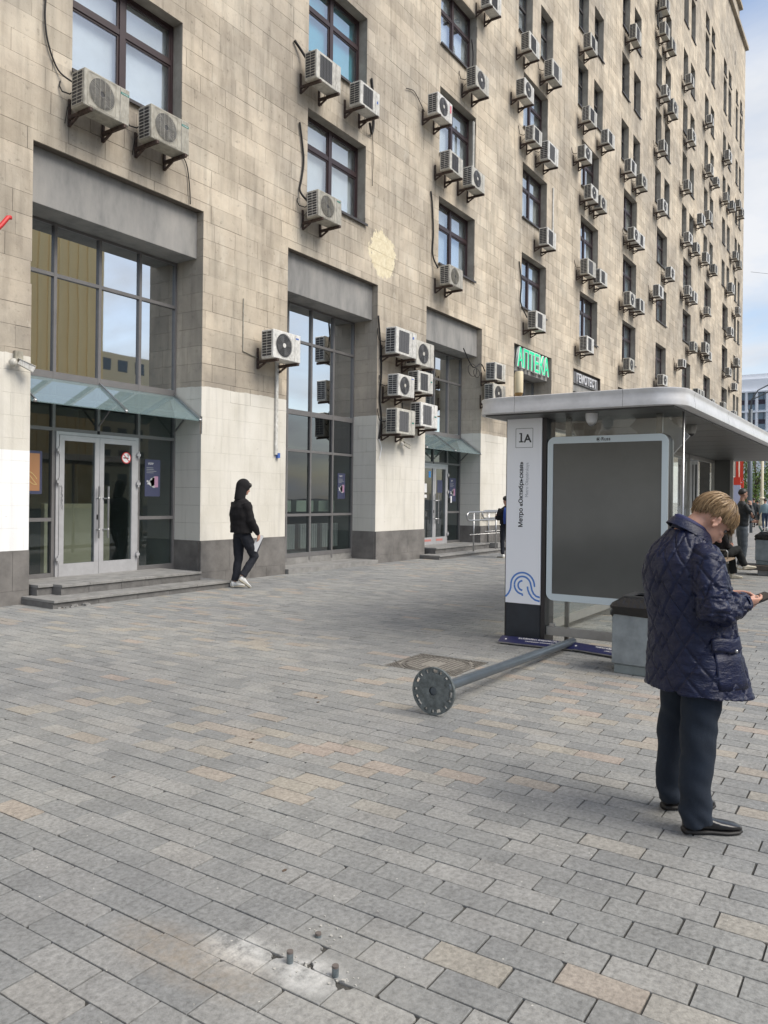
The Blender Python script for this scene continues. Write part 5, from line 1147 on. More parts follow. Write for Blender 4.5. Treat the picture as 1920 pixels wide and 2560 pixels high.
# manhole
M_IRON = mat('cast_iron', (.155, .145, .13), .75, .2, var=.35, vscale=14, bump=.4, bscale=50); M_IRON2 = mat('iron_dust', (.235, .22, .195), .9, var=.3, vscale=20)
MHt = thing('manhole_cover', 'round ribbed cast iron manhole cover in a square frame set in the paving', 'manhole cover', ((MH[0] + MH[1]) / 2, (MH[2] + MH[3]) / 2, 0))
hw, hh = (MH[1] - MH[0]) / 2 - .01, (MH[3] - MH[2]) / 2 - .01
q = MB(); q.box(-hw, hw, -hh, hh, -.03, -.007); q.obj('frame_bed', M_IRON2, MHt)
q = MB(); rc = min(hw, hh) - .03
ring_o = [(( rc + .022) * math.cos(2 * math.pi * i / 48), (rc + .022) * math.sin(2 * math.pi * i / 48)) for i in range(48)]; ring_i = [(rc * math.cos(2 * math.pi * i / 48), rc * math.sin(2 * math.pi * i / 48)) for i in range(48)]
q.ringplate(ring_o, ring_i, -.007, .001); q.ringplate(rrect(2 * hw, 2 * hh, .01, 11), rrect(2 * hw - .03, 2 * hh - .03, .01, 11), -.007, .0)
gx = -hw + .03
while gx < hw:
    gy = -hh + .03
    while gy < hh:
        if gx * gx + gy * gy > (rc + .045) ** 2: q.box(gx, gx + .022, gy, gy + .022, -.007, -.0005)
        gy += .036
    gx += .036
q.obj('frame', M_IRON, MHt)
q = MB(); q.prism([(p[0] * .985, p[1] * .985) for p in ring_i], -.0068, -.004); 
cvr = q.obj('cover', M_IRON2, MHt); q = MB(); yy = -rc + .04
while yy < rc - .02:
    hx = math.sqrt(max(0, (rc - .02) ** 2 - yy * yy))
    if abs(yy) < .09: q.box(-hx, -.12, yy, yy + .018, -.004, .001); q.box(.12, hx, yy, yy + .018, -.004, .001)
    else: q.box(-hx, hx, yy, yy + .018, -.004, .001)
    yy += .045
q.ringplate([(p[0] * .97, p[1] * .97) for p in ring_i], [(p[0] * .93, p[1] * .93) for p in ring_i], -.004, .001); q.obj('cover_rib', M_IRON, cvr)
M_BOLT = mat('bolt_blue_grey', (.17, .20, .215), .5, .4, var=.3, vscale=60); M_RUSTB = mat('bolt_rust', (.13, .11, .10), .85)
for i, ((bx, by), hgt, L) in enumerate(zip(bolts, (.042, .036, .014), ('sheared anchor bolt with a rusty top, leftmost of the three in the broken paving', 'sheared anchor bolt nearest the camera in the broken paving', 'short cut anchor bolt farthest of the three in the broken paving'))):
    t = thing('anchor_bolt', L, 'bolt', (bx, by, 0), 0, 'sheared anchor bolts in the paving')
    q = MB(); q.tube([(0, 0, -.04), (0, 0, hgt - .008)], .0115, 14); autosm(q.obj('shank', M_BOLT, t)); q = MB(); q.tube([(0, 0, hgt - .0075), (0, 0, hgt)], .0112, 14); autosm(q.obj('cut_face', M_RUSTB, t))
# gaps torn round the bolts: dark earth lies below the missing corners; loose chips
M_CHIP = mat('stone_chip', (.42, .41, .38), .85); rr = random.Random(11); ch = MB()
for i in range(70):
    b_ = bolts[i % 3]; a = rr.uniform(0, 6.28); d = rr.uniform(.02, .09) if i < 36 else rr.uniform(.1, 1.1); s_ = rr.uniform(.002, .006) if i < 36 else rr.uniform(.0015, .0035); x, y = b_[0] + d * math.cos(a), b_[1] + d * math.sin(a)
    ch.rings([[(x + s_ * rr.uniform(.6, 1.2) * math.cos(q_), y + s_ * rr.uniform(.6, 1.2) * math.sin(q_), z * s_ * .9 - .0005) for q_ in (0, 1.3, 2.6, 3.8, 5.1)] for z in (0, 1)])
tag(ch.obj('stone_crumbs', M_CHIP), 'pale stone crumbs scattered on the paving round the bolts', 'crumbs', kind='stuff')
lf = MB()
for i in range(26):
    x = rr.uniform(2.0, 9); y = rr.uniform(-.8, 4.5); a = rr.uniform(0, 6.28); s_ = rr.uniform(.006, .013)
    lf.rings([[(x + s_ * 1.5 * math.cos(a + q_) , y + s_ * .8 * math.sin(a + q_), .001 + z * .003) for q_ in (0, 1.2, 2.4, 3.6, 4.8)] for z in (0, 1)])
tag(lf.obj('litter_crumbs', mat('litter_brown', (.10, .07, .05), .8)), 'tiny brown litter specks scattered over the paving', 'litter', kind='stuff')
# ================================================================== FAR THINGS
def far_building():
    t = thing('white_office', 'white office building with slanted fins and dark spandrels beyond the corner', 'building', (0, 0, 0))
    M_W = mat('far_white', (.86, .86, .87), .7); M_SP = mat('far_spandrel', (.045, .03, .045), .5); M_FG = mat('far_glass', (.13, .19, .25), .08, spec=.8); X = 220.0
    y0, y1 = 8.0, 74.0; q = MB(); q.box(X + 1.0, X + 25, y0, y1, -.1, 30.4); q.box(X + .9, X + 25, y0, y1, 30.4, 33.6); q.box(X + 2, X + 24, y0 + 2, y1, 33.6, 35.0); q.obj('wall', M_W, t)
    y = y0 + .2; bay = 2.45; sb = None
    me = {}
    def inst(nm, mb, m, loc):
        if nm not in me: me[nm] = mb.mesh(nm, m)
        mk(nm, me[nm], t, loc)
    i = 0
    for i in range(22):
        yy = y0 + i * bay
        f = MB(); f.rings([[(0, 0, 0), (1.0, -.1, 0), (1.0, .75, 0), (0.0, .45, 0)], [(0, 0, 18.5), (1.0, -.1, 18.5), (1.0, .75, 18.5), (0.0, .45, 18.5)]])
        inst('fin', f, M_W, (X, yy, 11.8))
        for z in (25.5, 20.4, 15.3):
            w_ = MB(); w_.box(.9, .98, 0, 1.6, 0, 2.0); inst('window', w_, M_FG, (X, yy + .78, z + 2.7))
            w_ = MB(); w_.box(.88, .97, 0, 1.6, 0, 1.2); inst('spandrel', w_, M_SP, (X, yy + .78, z + 1.45))
            w_ = MB(); w_.box(.9, .98, 0, 1.6, 0, 1.45); inst('low_window', w_, M_FG, (X, yy + .78, z))
            w_ = MB(); w_.box(.84, .9, 0, .1, 0, 2.0); inst('window_bar', w_, M_SP, (X, yy + .78 + .35, z + 2.7))
    for z in (30.4, 25.15, 20.05, 14.95): q = MB(); q.box(X - .1, X + 1.0, y0, y1, z - .35, z); q.obj('ledge', M_W, t)
far_building()
def street_building(x0, x1, y0, y1, h, col, label, ribs, rows):
    t = thing('street_building', label, 'building', (0, 0, 0)); m_ = mat('render_' + str(int(h)), col, .85, var=.12, vscale=.05); dk = mat('far_window_dark', (.05, .06, .07), .1, spec=.8)
    q = MB(); q.box(x0, x1, y0, y1, -.1, h); q.obj('wall', m_, t)
    if ribs:
        n = int((x1 - x0) / 1.3); me = None
        for i in range(n):
            if me is None: q = MB(); q.box(0, .55, 0, .16, 4, h + .6); me = q.mesh('rib', m_)
            mk('rib', me, t, (x0 + i * 1.3 + .3, y1, 0))
    me = None
    for r in range(rows):
        for i in range(int((x1 - x0 - 2) / 3.0)):
            if me is None: q = MB(); q.box(0, 1.7, 0, .04, 0, 1.7); me = q.mesh('window', dk)
            mk('window', me, t, (x0 + 1.5 + i * 3.0, y1, 3 + r * 3.3))
    return t
street_building(22, 61, -86, -60, 43, (.93, .71, .37), 'tall ribbed yellow tower across the road, seen only in the glass', True, 0)
street_building(62, 92, -100, -72, 22, (.74, .64, .44), 'lower ochre office block across the road, seen only in the glass', False, 6)
street_building(-60, 15, -95, -70, 20, (.45, .40, .33), 'low beige block across the road behind the camera', False, 5)
# trees
M_LEAF = mat('leaves', (.13, .20, .035), .55, var=.45, vscale=.9); M_LEAF2 = mat('leaves_dark', (.075, .135, .03), .6, var=.4, vscale=.9); M_BARK = mat('bark', (.09, .07, .05), .9, var=.3, vscale=4)
for m_ in (M_LEAF, M_LEAF2): m_.node_tree.nodes['Principled BSDF'].inputs['Transmission Weight'].default_value = 0.0
def tree(x, y, h, cr_, seed, label, m):
    rr = random.Random(seed); t = thing('street_tree', label, 'tree', (x, y, 0), rr.uniform(0, 6), 'leafy trees beyond the corner'); q = MB()
    q.tube([(0, 0, -.1), (.1, .05, h * .25), (.0, .15, h * .5), (.1, .1, h * .8)], [.22, .17, .12, .04], 9)
    for i in range(6):
        a = i * 1.05; q.tube([(0, .1, h * (.25 + .07 * i)), (cr_ * .45 * math.cos(a), cr_ * .45 * math.sin(a), h * (.42 + .07 * i)), (cr_ * .8 * math.cos(a), cr_ * .8 * math.sin(a), h * (.5 + .07 * i))], [.09, .06, .02], 6)
    q.obj('trunk', M_BARK, t, smooth=True)
    lf = MB(); cl = [(rr.gauss(0, cr_ * .45), rr.gauss(0, cr_ * .45), h * rr.uniform(.22, .98), rr.uniform(.5, 1.1)) for _ in range(46)]
    for (cx, cy, cz, s_) in cl:
        k_ = 1 - .5 * abs(cz / h - .55); cx *= k_; cy *= k_
        for j in range(95):
            v = Vector((rr.gauss(0, 1), rr.gauss(0, 1), rr.gauss(0, .7))); v = v.normalized() * s_ * rr.uniform(.5, 1.05); p = Vector((cx, cy, cz)) + v
            n_ = Vector((rr.gauss(0, 1), rr.gauss(0, 1), rr.gauss(0, 1) + .8)).normalized(); u = n_.orthogonal().normalized() * rr.uniform(.06, .12); w_ = n_.cross(u)
            lf.quad(p - u, p - w_ * .7, p + u, p + w_ * .7)
    lf.obj('crown', m, t)
for i, (x, y, h, c) in enumerate([(84, 8.6, 6.8, 2.6), (92, 12.6, 7.6, 2.9), (99, 9.2, 8.2, 3.0), (104, 15.5, 8.3, 3.1), (112, 11.5, 9.0, 3.3), (89, 4.6, 6.9, 2.6), (100, 3.0, 8.0, 3.0), (118, 6.5, 9.0, 3.4)]):
    tree(x, y, h, c, i + 3, ['bright green leafy tree beyond the corner, nearest one behind the cream lamp post', 'bright leafy tree beyond the corner, left of the cream lamp post', 'dense tree behind the nearest leafy tree', 'dark tree far left behind the red flags', 'tall dark green tree farthest back beyond the corner', 'leafy tree at the right picture edge under the shelter roof', 'dense green tree behind the one at the right picture edge', 'dark green tree farthest right behind the walkers'][i], M_LEAF if i in (0, 1, 5, 2) else M_LEAF2)
q = MB(); 
# grey street lamp with two curved arms
SL = thing('street_lamp', 'tall grey street lamp with two long curved arms seen over the shelter roof', 'street lamp', (44.0, 6.33, 0))
q = MB(); q.tube([(0, 0, 0), (0, 0, 1.2), (0, 0, 6.4)], [.15, .13, .10], 14); q.obj('post', mat('lamp_grey', (.10, .12, .14), .4, .2), SL, smooth=True)
for (a, b_) in ((-1.0, .0), (-.95, -.35)):
    q = MB(); q.tube([(0, 0, 6.3), (0, -.05, 6.9), (.1 * a, -.35, 7.35 + b_), (.2 * a, -1.0, 7.65 + b_), (.3 * a, -1.9, 7.75 + b_)], [.04, .035, .03, .03, .025], 8); q.obj('arm', MATS['lamp_grey'], SL, smooth=True)
    q = MB(); q.ell((.32 * a, -2.2, 7.76 + b_), (.12, .35, .07), n=12, m=6); q.obj('lamp_head', MATS['lamp_grey'], SL, smooth=True)
CL = thing('street_lamp', 'cream painted fluted lamp post standing in front of the trees', 'street lamp', (58.0, 7.58, 0))
q = MB(); q.tube([(0, 0, 0), (0, 0, .25), (0, 0, .5), (0, 0, 1.5), (0, 0, 1.7), (0, 0, 5.3)], [.2, .2, .12, .12, .10, .075], 14); q.obj('post', mat('lamp_cream', (.62, .56, .42), .5), CL, smooth=True)
q = MB(); q.tube([(0, 0, 1.75), (0, 0, 1.85), (0, 0, 1.95)], [.12, .18, .12], 14); q.obj('collar', MATS['lamp_cream'], CL, smooth=True)
# red coffee flags and kiosk board
RF = thing('coffee_sign', 'red hanging coffee sign with white lettering beside the far pavement', 'sign', (42.0, 6.36, 0))
M_REDB = mat('flag_red', (.62, .045, .02), .6)
q = MB(); q.tube([(0, .36, 0), (0, .36, 3.9)], .03, 8); q.obj('sign_post', M_RAILG, RF)
for (ya, yb, s_) in ((-.02, .16, 1), (.20, .35, -1)):
    q = MB(); q.rings([[(0.02 * s_, ya, 2.66), (.05, ya + .02 * s_, 2.66), (.05, yb, 2.66), (0, yb, 2.66)], [(0, ya + .01, 3.3), (.04, ya + .02, 3.3), (.04, yb - .02, 3.3), (0, yb - .02, 3.3)], [(0, ya, 4.0), (.05, ya, 4.0), (.05, yb, 4.0), (0, yb, 4.0)]]); q.obj('flag', M_REDB, RF)
q = MB(); q.chbox(-.02, .05, -.04, .36, 2.28, 2.64, .01); q.obj('sign_plate', M_REDB, RF)
for i, s_ in enumerate(('coffee', 'to', 'you')): text(s_, 'lettering', .115, frameM((-.022, .16, 2.53 - i * .105), (0, -1, 0), (0, 0, 1)), M_SIGNW, .001, RF, align='CENTER', off=.001)
KB = thing('kiosk_board', 'pale blue advertising board with a red top at the far pavement edge', 'board', (38.0, 5.98, 0))
q = MB(); q.box(0, .06, -.12, .40, .6, 2.35); q.obj('board_face', mat('kiosk_blue', (.42, .45, .60), .5), KB); q = MB(); q.box(-.002, .062, -.12, .40, 2.351, 2.7); q.obj('board_top', M_REDB, KB)
q = MB(); q.box(.01, .05, .0, .05, 0, .599); q.box(.01, .05, .25, .30, 0, .599); q.obj('leg', M_RAILG, KB)
# overhead wire in the sky
q = MB(); pts = []
for i in range(9): t_ = i / 8; pts.append((66 + 14 * t_, 9.6 - 9 * t_, 19.5 + 4.5 * t_ - 1.2 * math.sin(math.pi * t_)))
q.tube(pts, .012, 5); tag(q.obj('overhead_wire', M_CABLE), 'thin overhead wire crossing the sky at the right edge', 'wire')
# ================================================================== PEOPLE
M_SKIN = mat('skin', (.52, .29, .21), .5, bump=.08, bscale=90, var=.10, vscale=25)
M_SKIN.node_tree.nodes['Principled BSDF'].inputs['Subsurface Weight'].default_value = 0.08
M_SKIN2 = mat('skin_tan', (.36, .20, .14), .5)
M_HAIRB = mat('hair_blond', (.15, .095, .05), .5, var=.35, vscale=60); M_HAIRD = mat('hair_dark', (.015, .012, .010), .5)
M_EYE = mat('eye', (.10, .09, .09), .2)
def rotm(pitch, yaw, roll=0): return (Matrix.Rotation(yaw, 3, 'Z') @ Matrix.Rotation(pitch, 3, 'Y') @ Matrix.Rotation(roll, 3, 'X'))
def head_into(mb, c, Rm, s=1.0):
    c = Vector(c)
    def P(x, y, z): return c + Rm @ Vector((x * s, y * s, z * s))
    def E_(p, r, n=16, m=10): mb.ell(P(*p), [a * s for a in r], Rm, n, m)
    E_((-.012, 0, .02), (.098, .076, .098), 20, 14); E_((.025, 0, -.045), (.066, .058, .075)); E_((.058, 0, -.098), (.030, .030, .024)); E_((.015, 0, -.075), (.055, .056, .045))
    E_((.066, 0, .025), (.026, .048, .022)); E_((.085, 0, -.030), (.016, .011, .032)); E_((.100, 0, -.043), (.015, .012, .012)); E_((.086, .012, -.046), (.012, .008, .008)); E_((.086, -.012, -.046), (.012, .008, .008))
    E_((.078, 0, -.072), (.014, .024, .008)); E_((.076, 0, -.083), (.013, .021, .008)); E_((.058, .032, -.025), (.022, .022, .018)); E_((.058, -.032, -.025), (.022, .022, .018))
    for sg in (-1, 1):
        for i in range(7):
            a = rad(-70 + 45 * i); E_((-.004 - .014 * math.cos(a) * -1, sg * .080, -.018 + .026 * math.sin(a)), (.008, .009, .009), 8, 6)
        E_((-.002, sg * .074, -.018), (.012, .007, .018), 8, 6)
def hand_into(mb, w_, d, palmn, s=1.0, curl=.35, thumb=1, spread=.12, tr=None):
    """w_ wrist, d pointing direction, palmn palm normal; fingers as tapered bent tubes rooted in the palm"""
    w_ = Vector(w_); d = Vector(d).normalized(); n_ = Vector(palmn); n_ = (n_ - d * n_.dot(d)).normalized(); sd = d.cross(n_) * thumb
    mb.loft([(w_ - d * .02, sd * .024 * s, n_ * .018 * s), (w_ + d * .012 * s, sd * .028 * s, n_ * .017 * s), (w_ + d * .05 * s, sd * .038 * s, n_ * .015 * s), (w_ + d * .088 * s, sd * .038 * s, n_ * .012 * s)], 12)
    L = [.066, .078, .074, .058]
    for i in range(4):
        o_ = (1.5 - i) * .019 * s; p = w_ + d * .080 * s + sd * o_; q = d + sd * (1.5 - i) * spread; pts = [p]; a = 0
        for k_, f in enumerate((.45, .32, .23)):
            a += curl * (1 + .5 * k_); dd = (q.normalized() * math.cos(a) + n_ * math.sin(a)); p = p + dd * L[i] * f * s; pts.append(p)
        mb.tube(pts, [.0095 * s, .0088 * s, .008 * s, .0062 * s], 8)
    p = w_ + d * .022 * s + sd * .026 * s; t1 = tr or (d * .62 + sd * .72 + n_ * .25); t1 = Vector(t1).normalized(); t2 = (t1 + d * .5).normalized()
    mb.tube([p, p + t1 * .038 * s, p + t1 * .038 * s + t2 * .030 * s, p + t1 * .038 * s + t2 * .052 * s], [.014 * s, .0115 * s, .010 * s, .0075 * s], 8)
def shoe(mb_u, mb_s, heel, d, L_=.275, z0=0.0, pitch=0.0, w_=.047):
    """upper and sole; heel point on the ground, d toe direction (2-D), pitch lifts the heel"""
    heel = Vector(heel); d = Vector((d[0], d[1], 0)).normalized(); sdv = Vector((-d.y, d.x, 0)); up_ = Vector((0, 0, 1))
    if pitch: Rq = Matrix.Rotation(pitch, 3, sdv); d2 = Rq @ d; up2 = Rq @ up_
    else: d2, up2 = d, up_
    S = lambda t, hw, zb, zt: (heel + d2 * (t * L_) + up2 * ((zb + zt) / 2), sdv * hw, up2 * ((zt - zb) / 2), .75)
    mb_s.loft([S(.0, w_ * .55, 0, .028), S(.03, w_ * .72, 0, .030), S(.2, w_ * .78, 0, .026), S(.45, w_ * .80, .004, .024), S(.7, w_ * 1.05, 0, .022), S(.9, w_ * .9, .002, .022), S(.985, w_ * .5, .006, .02), S(1.0, w_ * .2, .009, .018)], 16)
    mb_u.loft([S(.012, w_ * .4, .02, .075), S(.04, w_ * .66, .02, .098), S(.16, w_ * .74, .02, .105), S(.30, w_ * .74, .02, .098), S(.42, w_ * .76, .02, .080), S(.60, w_ * .92, .02, .062), S(.78, w_ * .95, .02, .052), S(.92, w_ * .74, .02, .043), S(.985, w_ * .34, .018, .032)], 16)
def limb(mb, pts, r, n=14): mb.tube(pts, r, n)
# ---------------------------------------------------------------- the man with the phone
RZ = math.atan2(-math.cos(TH), math.sin(TH))     # his frame: x = towards where he faces, y = away from the camera
mp = fwd * 3.84 + rgt * 1.528
MAN = thing('person', 'fair-haired man in a navy quilted jacket looking down at the phone in his hands', 'person', (mp.x, mp.y, 0), RZ)
tt = rad(22); fV = Vector((math.cos(tt), math.sin(tt), 0)); lV = Vector((-math.sin(tt), math.cos(tt), 0)); Zv = Vector((0, 0, 1))
def TP(cx, a, l, z): return Vector((cx, 0, z)) + fV * a + lV * l
hc = Vector((.098, .0, 1.492)); HR = rotm(rad(48), rad(0))
shR = TP(-.055, 0, -.165, 1.32); elR = Vector((-.004, -.275, 1.065)); wrR = Vector((.190, -.125, 1.100))
shL = TP(-.045, 0, .150, 1.31); elL = Vector((.06, .255, 1.06)); wrL = Vector((.200, .085, 1.118))
body = MB()
head_into(body, hc, HR, 1.0)
body.tube([(-.075, 0, 1.35), (-.035, 0, 1.42), (.03, 0, 1.475), (.075, 0, 1.495)], [.07, .058, .056, .055], 16)
body.tube([(.055, 0, 1.44), (.10, 0, 1.46)], [.05, .045], 14)
body.loft([(TP(-.05, 0, 0, 1.38), fV * .07, lV * .10), (TP(-.05, 0, 0, 1.32), fV * .10, lV * .17), (TP(-.03, 0, 0, 1.1), fV * .11, lV * .14), (TP(-.01, 0, 0, .92), fV * .11, lV * .14), (TP(-.01, 0, 0, .82), fV * .10, lV * .13)], 18)
for (a, b_, c) in ((shR, elR, wrR), (shL, elL, wrL)): limb(body, [a, b_, c], [.05, .04, .026])
limb(body, [(-.0, -.10, .86), (-.012, -.12, .47), (-.02, -.14, .06)], [.08, .055, .04]); limb(body, [(-.0, .10, .86), (-.02, .13, .47), (-.03, .145, .06)], [.08, .055, .04])
phc = Vector((.300, .0, 1.112))
# right hand: palm under and behind the phone, thumb on top
hand_into(body, wrR + Vector((.012, .008, .0)), (.80, .42, -.10), (-.1, .75, .62), 1.0, curl=.33, thumb=-1, spread=.05, tr=(.70, .30, .62))
# left hand: open above the phone edge, index finger tapping
hand_into(body, wrL + Vector((.012, -.012, .0)), (.70, -.50, .08), (.0, -.35, -.9), 1.0, curl=.26, thumb=-1, spread=.08, tr=(.55, -.65, -.35))
organic('body', body, .0052, M_SKIN, MAN, it=3)
for s_ in (-1, 1):
    q = MB(); q.ell(hc + HR @ Vector((.073, s_ * .030, .000)), (.011, .012, .010), HR, 10, 8); q.obj('eye', M_EYE, MAN, smooth=True)
    q = MB(); q.tube([hc + HR @ Vector((.088, s_ * .012, .022)), hc + HR @ Vector((.090, s_ * .030, .029)), hc + HR @ Vector((.078, s_ * .052, .023))], [.004, .0045, .002], 6); q.obj('eyebrow', M_HAIRB, MAN)
# hair: cap plus strands combed from the crown, fringe hanging with gravity
gl_ = HR.transposed() @ Vector((0, 0, -1))
def hairline(a):      # polar end angle (degrees from the crown axis) against azimuth (0 = face)
    a = abs((a + 180) % 360 - 180)
    if a < 50: return 80
    if a < 80: return 80 + (a - 50) * .53
    if a < 105: return 92
    if a < 140: return 92 + (a - 105) * .62
    return 113
rr = random.Random(21)
def hp(a, th, k_=1.0):
    a = rad(a); th = rad(th); v = Vector((math.sin(th) * math.cos(a) * .103, math.sin(th) * math.sin(a) * .083, math.cos(th) * .104)) * k_
    return v + Vector((-.012, 0, .020))
cap = MB(); Rg = []
for i in range(13):
    ring = []
    for j in range(40):
        a = j * 9; th = 3 + (hairline(a) - (3 if abs((a + 180) % 360 - 180) < 90 else 14)) * i / 12; k_ = 1.03 if i < 11 else (1.02 if i < 12 else .985)
        ring.append(hc + HR @ hp(a, th, k_))
    Rg.append(ring)
cap.rings(Rg); cap.obj('hair_base', M_HAIRB, MAN, smooth=True)
k = newmat('hair_strands'); at = k.n('ShaderNodeAttribute', attribute_name='tint')
k.l(k.ramp(at.outputs['Fac'], [(0, (.08, .048, .025)), (.45, (.21, .135, .068)), (.75, (.30, .20, .105)), (1, (.46, .33, .19))]), k.b.inputs['Base Color']); k.b.inputs['Roughness'].default_value = .36
strands = MB(); part = 25.0
for i in range(2900):
    a = rr.uniform(0, 360); he = hairline(a) + (rr.uniform(-9, 5) if abs((a + 180) % 360 - 180) < 90 else rr.uniform(-10, 11)); th0 = rr.uniform(2, 48) if i % 3 else rr.uniform(2, 20)
    if th0 > he - 15: continue
    sw = rr.uniform(-9, 9); lift = rr.uniform(1.02, 1.075) + (.05 if rr.random() < .05 else 0); pts = []
    front = max(0, math.cos(rad(a)))
    for j in range(8):
        t_ = j / 7; th = th0 + (he - th0) * t_; aa = a + sw * math.sin(t_ * 2.2) + (8 * front * t_)
        kk = lift + .035 * math.sin(t_ * math.pi) * (.4 + rr.random() * .3)
        if t_ > .85: kk -= .03
        p = hp(aa, th, kk)
        if t_ > .5: p = p + gl_ * ((t_ - .5) ** 1.5) * ((.075 + rr.uniform(-.045, .03)) * front + .012)
        p = p + Vector((noise.noise(Vector((aa * .09, t_ * 2.2, 1.0))), noise.noise(Vector((aa * .09, t_ * 2.2, 7.0))), noise.noise(Vector((aa * .09, t_ * 2.2, 13.0))))) * .016 * t_
        pts.append(hc + HR @ p)
    m0 = len(strands.f); strands.tube(pts, [.0020, .0030, .0032, .0032, .0029, .0024, .0017, .0004], 3, cap=False)
    t_ = min(1, max(0, .5 + .55 * noise.noise(Vector((a * .16, th0 * .05, 3))) + rr.gauss(0, .20))); strands.t[m0:] = [t_] * (len(strands.f) - m0)
strands.obj('hair', k.m, MAN, smooth=True, tint=True)
# jacket
JS = [(1.44, -.035, .070, .080), (1.405, -.045, .088, .105), (1.355, -.052, .122, .145), (1.306, -.050, .150, .182), (1.22, -.038, .172, .212), (1.146, -.024, .178, .218), (1.06, -.010, .182, .217), (.977, .000, .180, .210), (.90, .006, .190, .216), (.83, .013, .202, .222), (.75, .024, .220, .230), (.665, .034, .236, .236)]
jk = MB(); secs = []
for z, cx_, a, b_ in JS: secs.append((Vector((cx_, 0, z)), fV * a, lV * b_, .88))
# hem hangs lower at the front
secs.append((Vector((.038, 0, .652)), fV * .238 + Vector((0, 0, -.022)), lV * .249, .88))
jk.loft(secs, 40)
limb(jk, [shR + Vector((.0, .05, .015)), shR + (elR - shR) * .15, shR + (elR - shR) * .5, elR, elR + (wrR - elR) * .25, elR + (wrR - elR) * .6, wrR], [.070, .083, .078, .073, .072, .062, .050], 20)
limb(jk, [shL + Vector((.0, -.05, .015)), shL + (elL - shL) * .15, shL + (elL - shL) * .5, elL, elL + (wrL - elL) * .5, wrL], [.070, .083, .076, .070, .062, .050], 18)
def seg_d(p, a, b_):
    a = np.array(a); b_ = np.array(b_); ab = b_ - a; t = np.clip(((p - a) @ ab) / (ab @ ab), 0, 1); q = a + t[:, None] * ab; return np.linalg.norm(p - q, axis=1), t, q
def quilt(p, n_):
    d1, t1, q1 = seg_d(p, shR, elR); d2, t2, q2 = seg_d(p, elR, wrR); d3, t3, q3 = seg_d(p, shL, elL); d4, t4, q4 = seg_d(p, elL, wrL)
    cz = np.interp(p[:, 2], [s[0] for s in JS][::-1], [s[1] for s in JS][::-1])
    ph = np.arctan2(-(p[:, 0] - cz) * math.sin(tt) + p[:, 1] * math.cos(tt), (p[:, 0] - cz) * math.cos(tt) + p[:, 1] * math.sin(tt))
    u = ph * .215; v = p[:, 2].copy()
    armR = (d1 < .093) & (t1 > .16); fore = (d2 < .085); armL = ((d3 < .093) & (t3 > .16)) | (d4 < .085)
    L1 = np.linalg.norm(np.array(elR) - np.array(shR))
    def ang(p, q): r = p - q; return np.arctan2(r[:, 2] * .6 + r[:, 0] * .8, -r[:, 1])
    ua = ang(p, q1) * .085; u = np.where(armR & ~fore, ua, u); v = np.where(armR & ~fore, t1 * L1, v)
    r2 = p - q2; uf = np.arctan2(r2[:, 2], -r2[:, 1]) * .075; u = np.where(fore, uf, u); v = np.where(fore, L1 + t2 * .27, v)
    A, B = .108, .150
    s1 = u / A + v / B; s2 = u / A - v / B
    e1 = np.abs(s1 - np.round(s1)); e2 = np.abs(s2 - np.round(s2)); e = np.minimum(e1, e2)
    puff = 1 - np.exp(-(e / .060) ** 1.3)
    amp = .0085
    w1 = np.array([noise.noise(Vector((float(a[0]) * 16, float(a[1]) * 16, float(a[2]) * 30))) for a in p])
    w2 = np.array([noise.noise(Vector((float(a[0]) * 42 + 5, float(a[1]) * 42, float(a[2]) * 75))) for a in p])
    # pucker at the stitching, bunched folds at the elbow and the small of the back
    fold = np.where(fore | (armR & (t1 > .6)), .008 * np.sin(v * 95 + w1 * 4), 0)
    low = np.clip((1.0 - p[:, 2]) / .3, 0, 1)
    out_ = p + n_ * (amp * (puff - .7) + .0055 * w1 + .0036 * w2 * (1 - puff * .4) + fold * .8)[:, None]
    # seams: armhole and the side seam
    return out_
k = newmat('quilted_nylon'); tc = k.n('ShaderNodeTexCoord'); O = tc.outputs['Object']
k.l(k.ramp(k.noise(O, 9, 4), [(.3, (.003, .006, .027)), (.7, (.006, .011, .044))]), k.b.inputs['Base Color']); k.b.inputs['Roughness'].default_value = .40; k.b.inputs['Specular IOR Level'].default_value = .32; k.b.inputs['Coat Weight'].default_value = .06; k.b.inputs['Coat Roughness'].default_value = .3
mpn = k.n('ShaderNodeMapping'); mpn.inputs['Rotation'].default_value = (0, rad(35), 0); mpn.inputs['Scale'].default_value = (22, 22, 70); k.l(O, mpn.inputs[0])
k.bump(k.math('ADD', k.noise(mpn.outputs[0], 1.0, 5, .6, 1.2), k.math('MULTIPLY', k.noise(O, 130, 3), .3)), .5, .012); M_NYL = k.m
organic('jacket', jk, .0058, M_NYL, MAN, it=4, post=quilt)
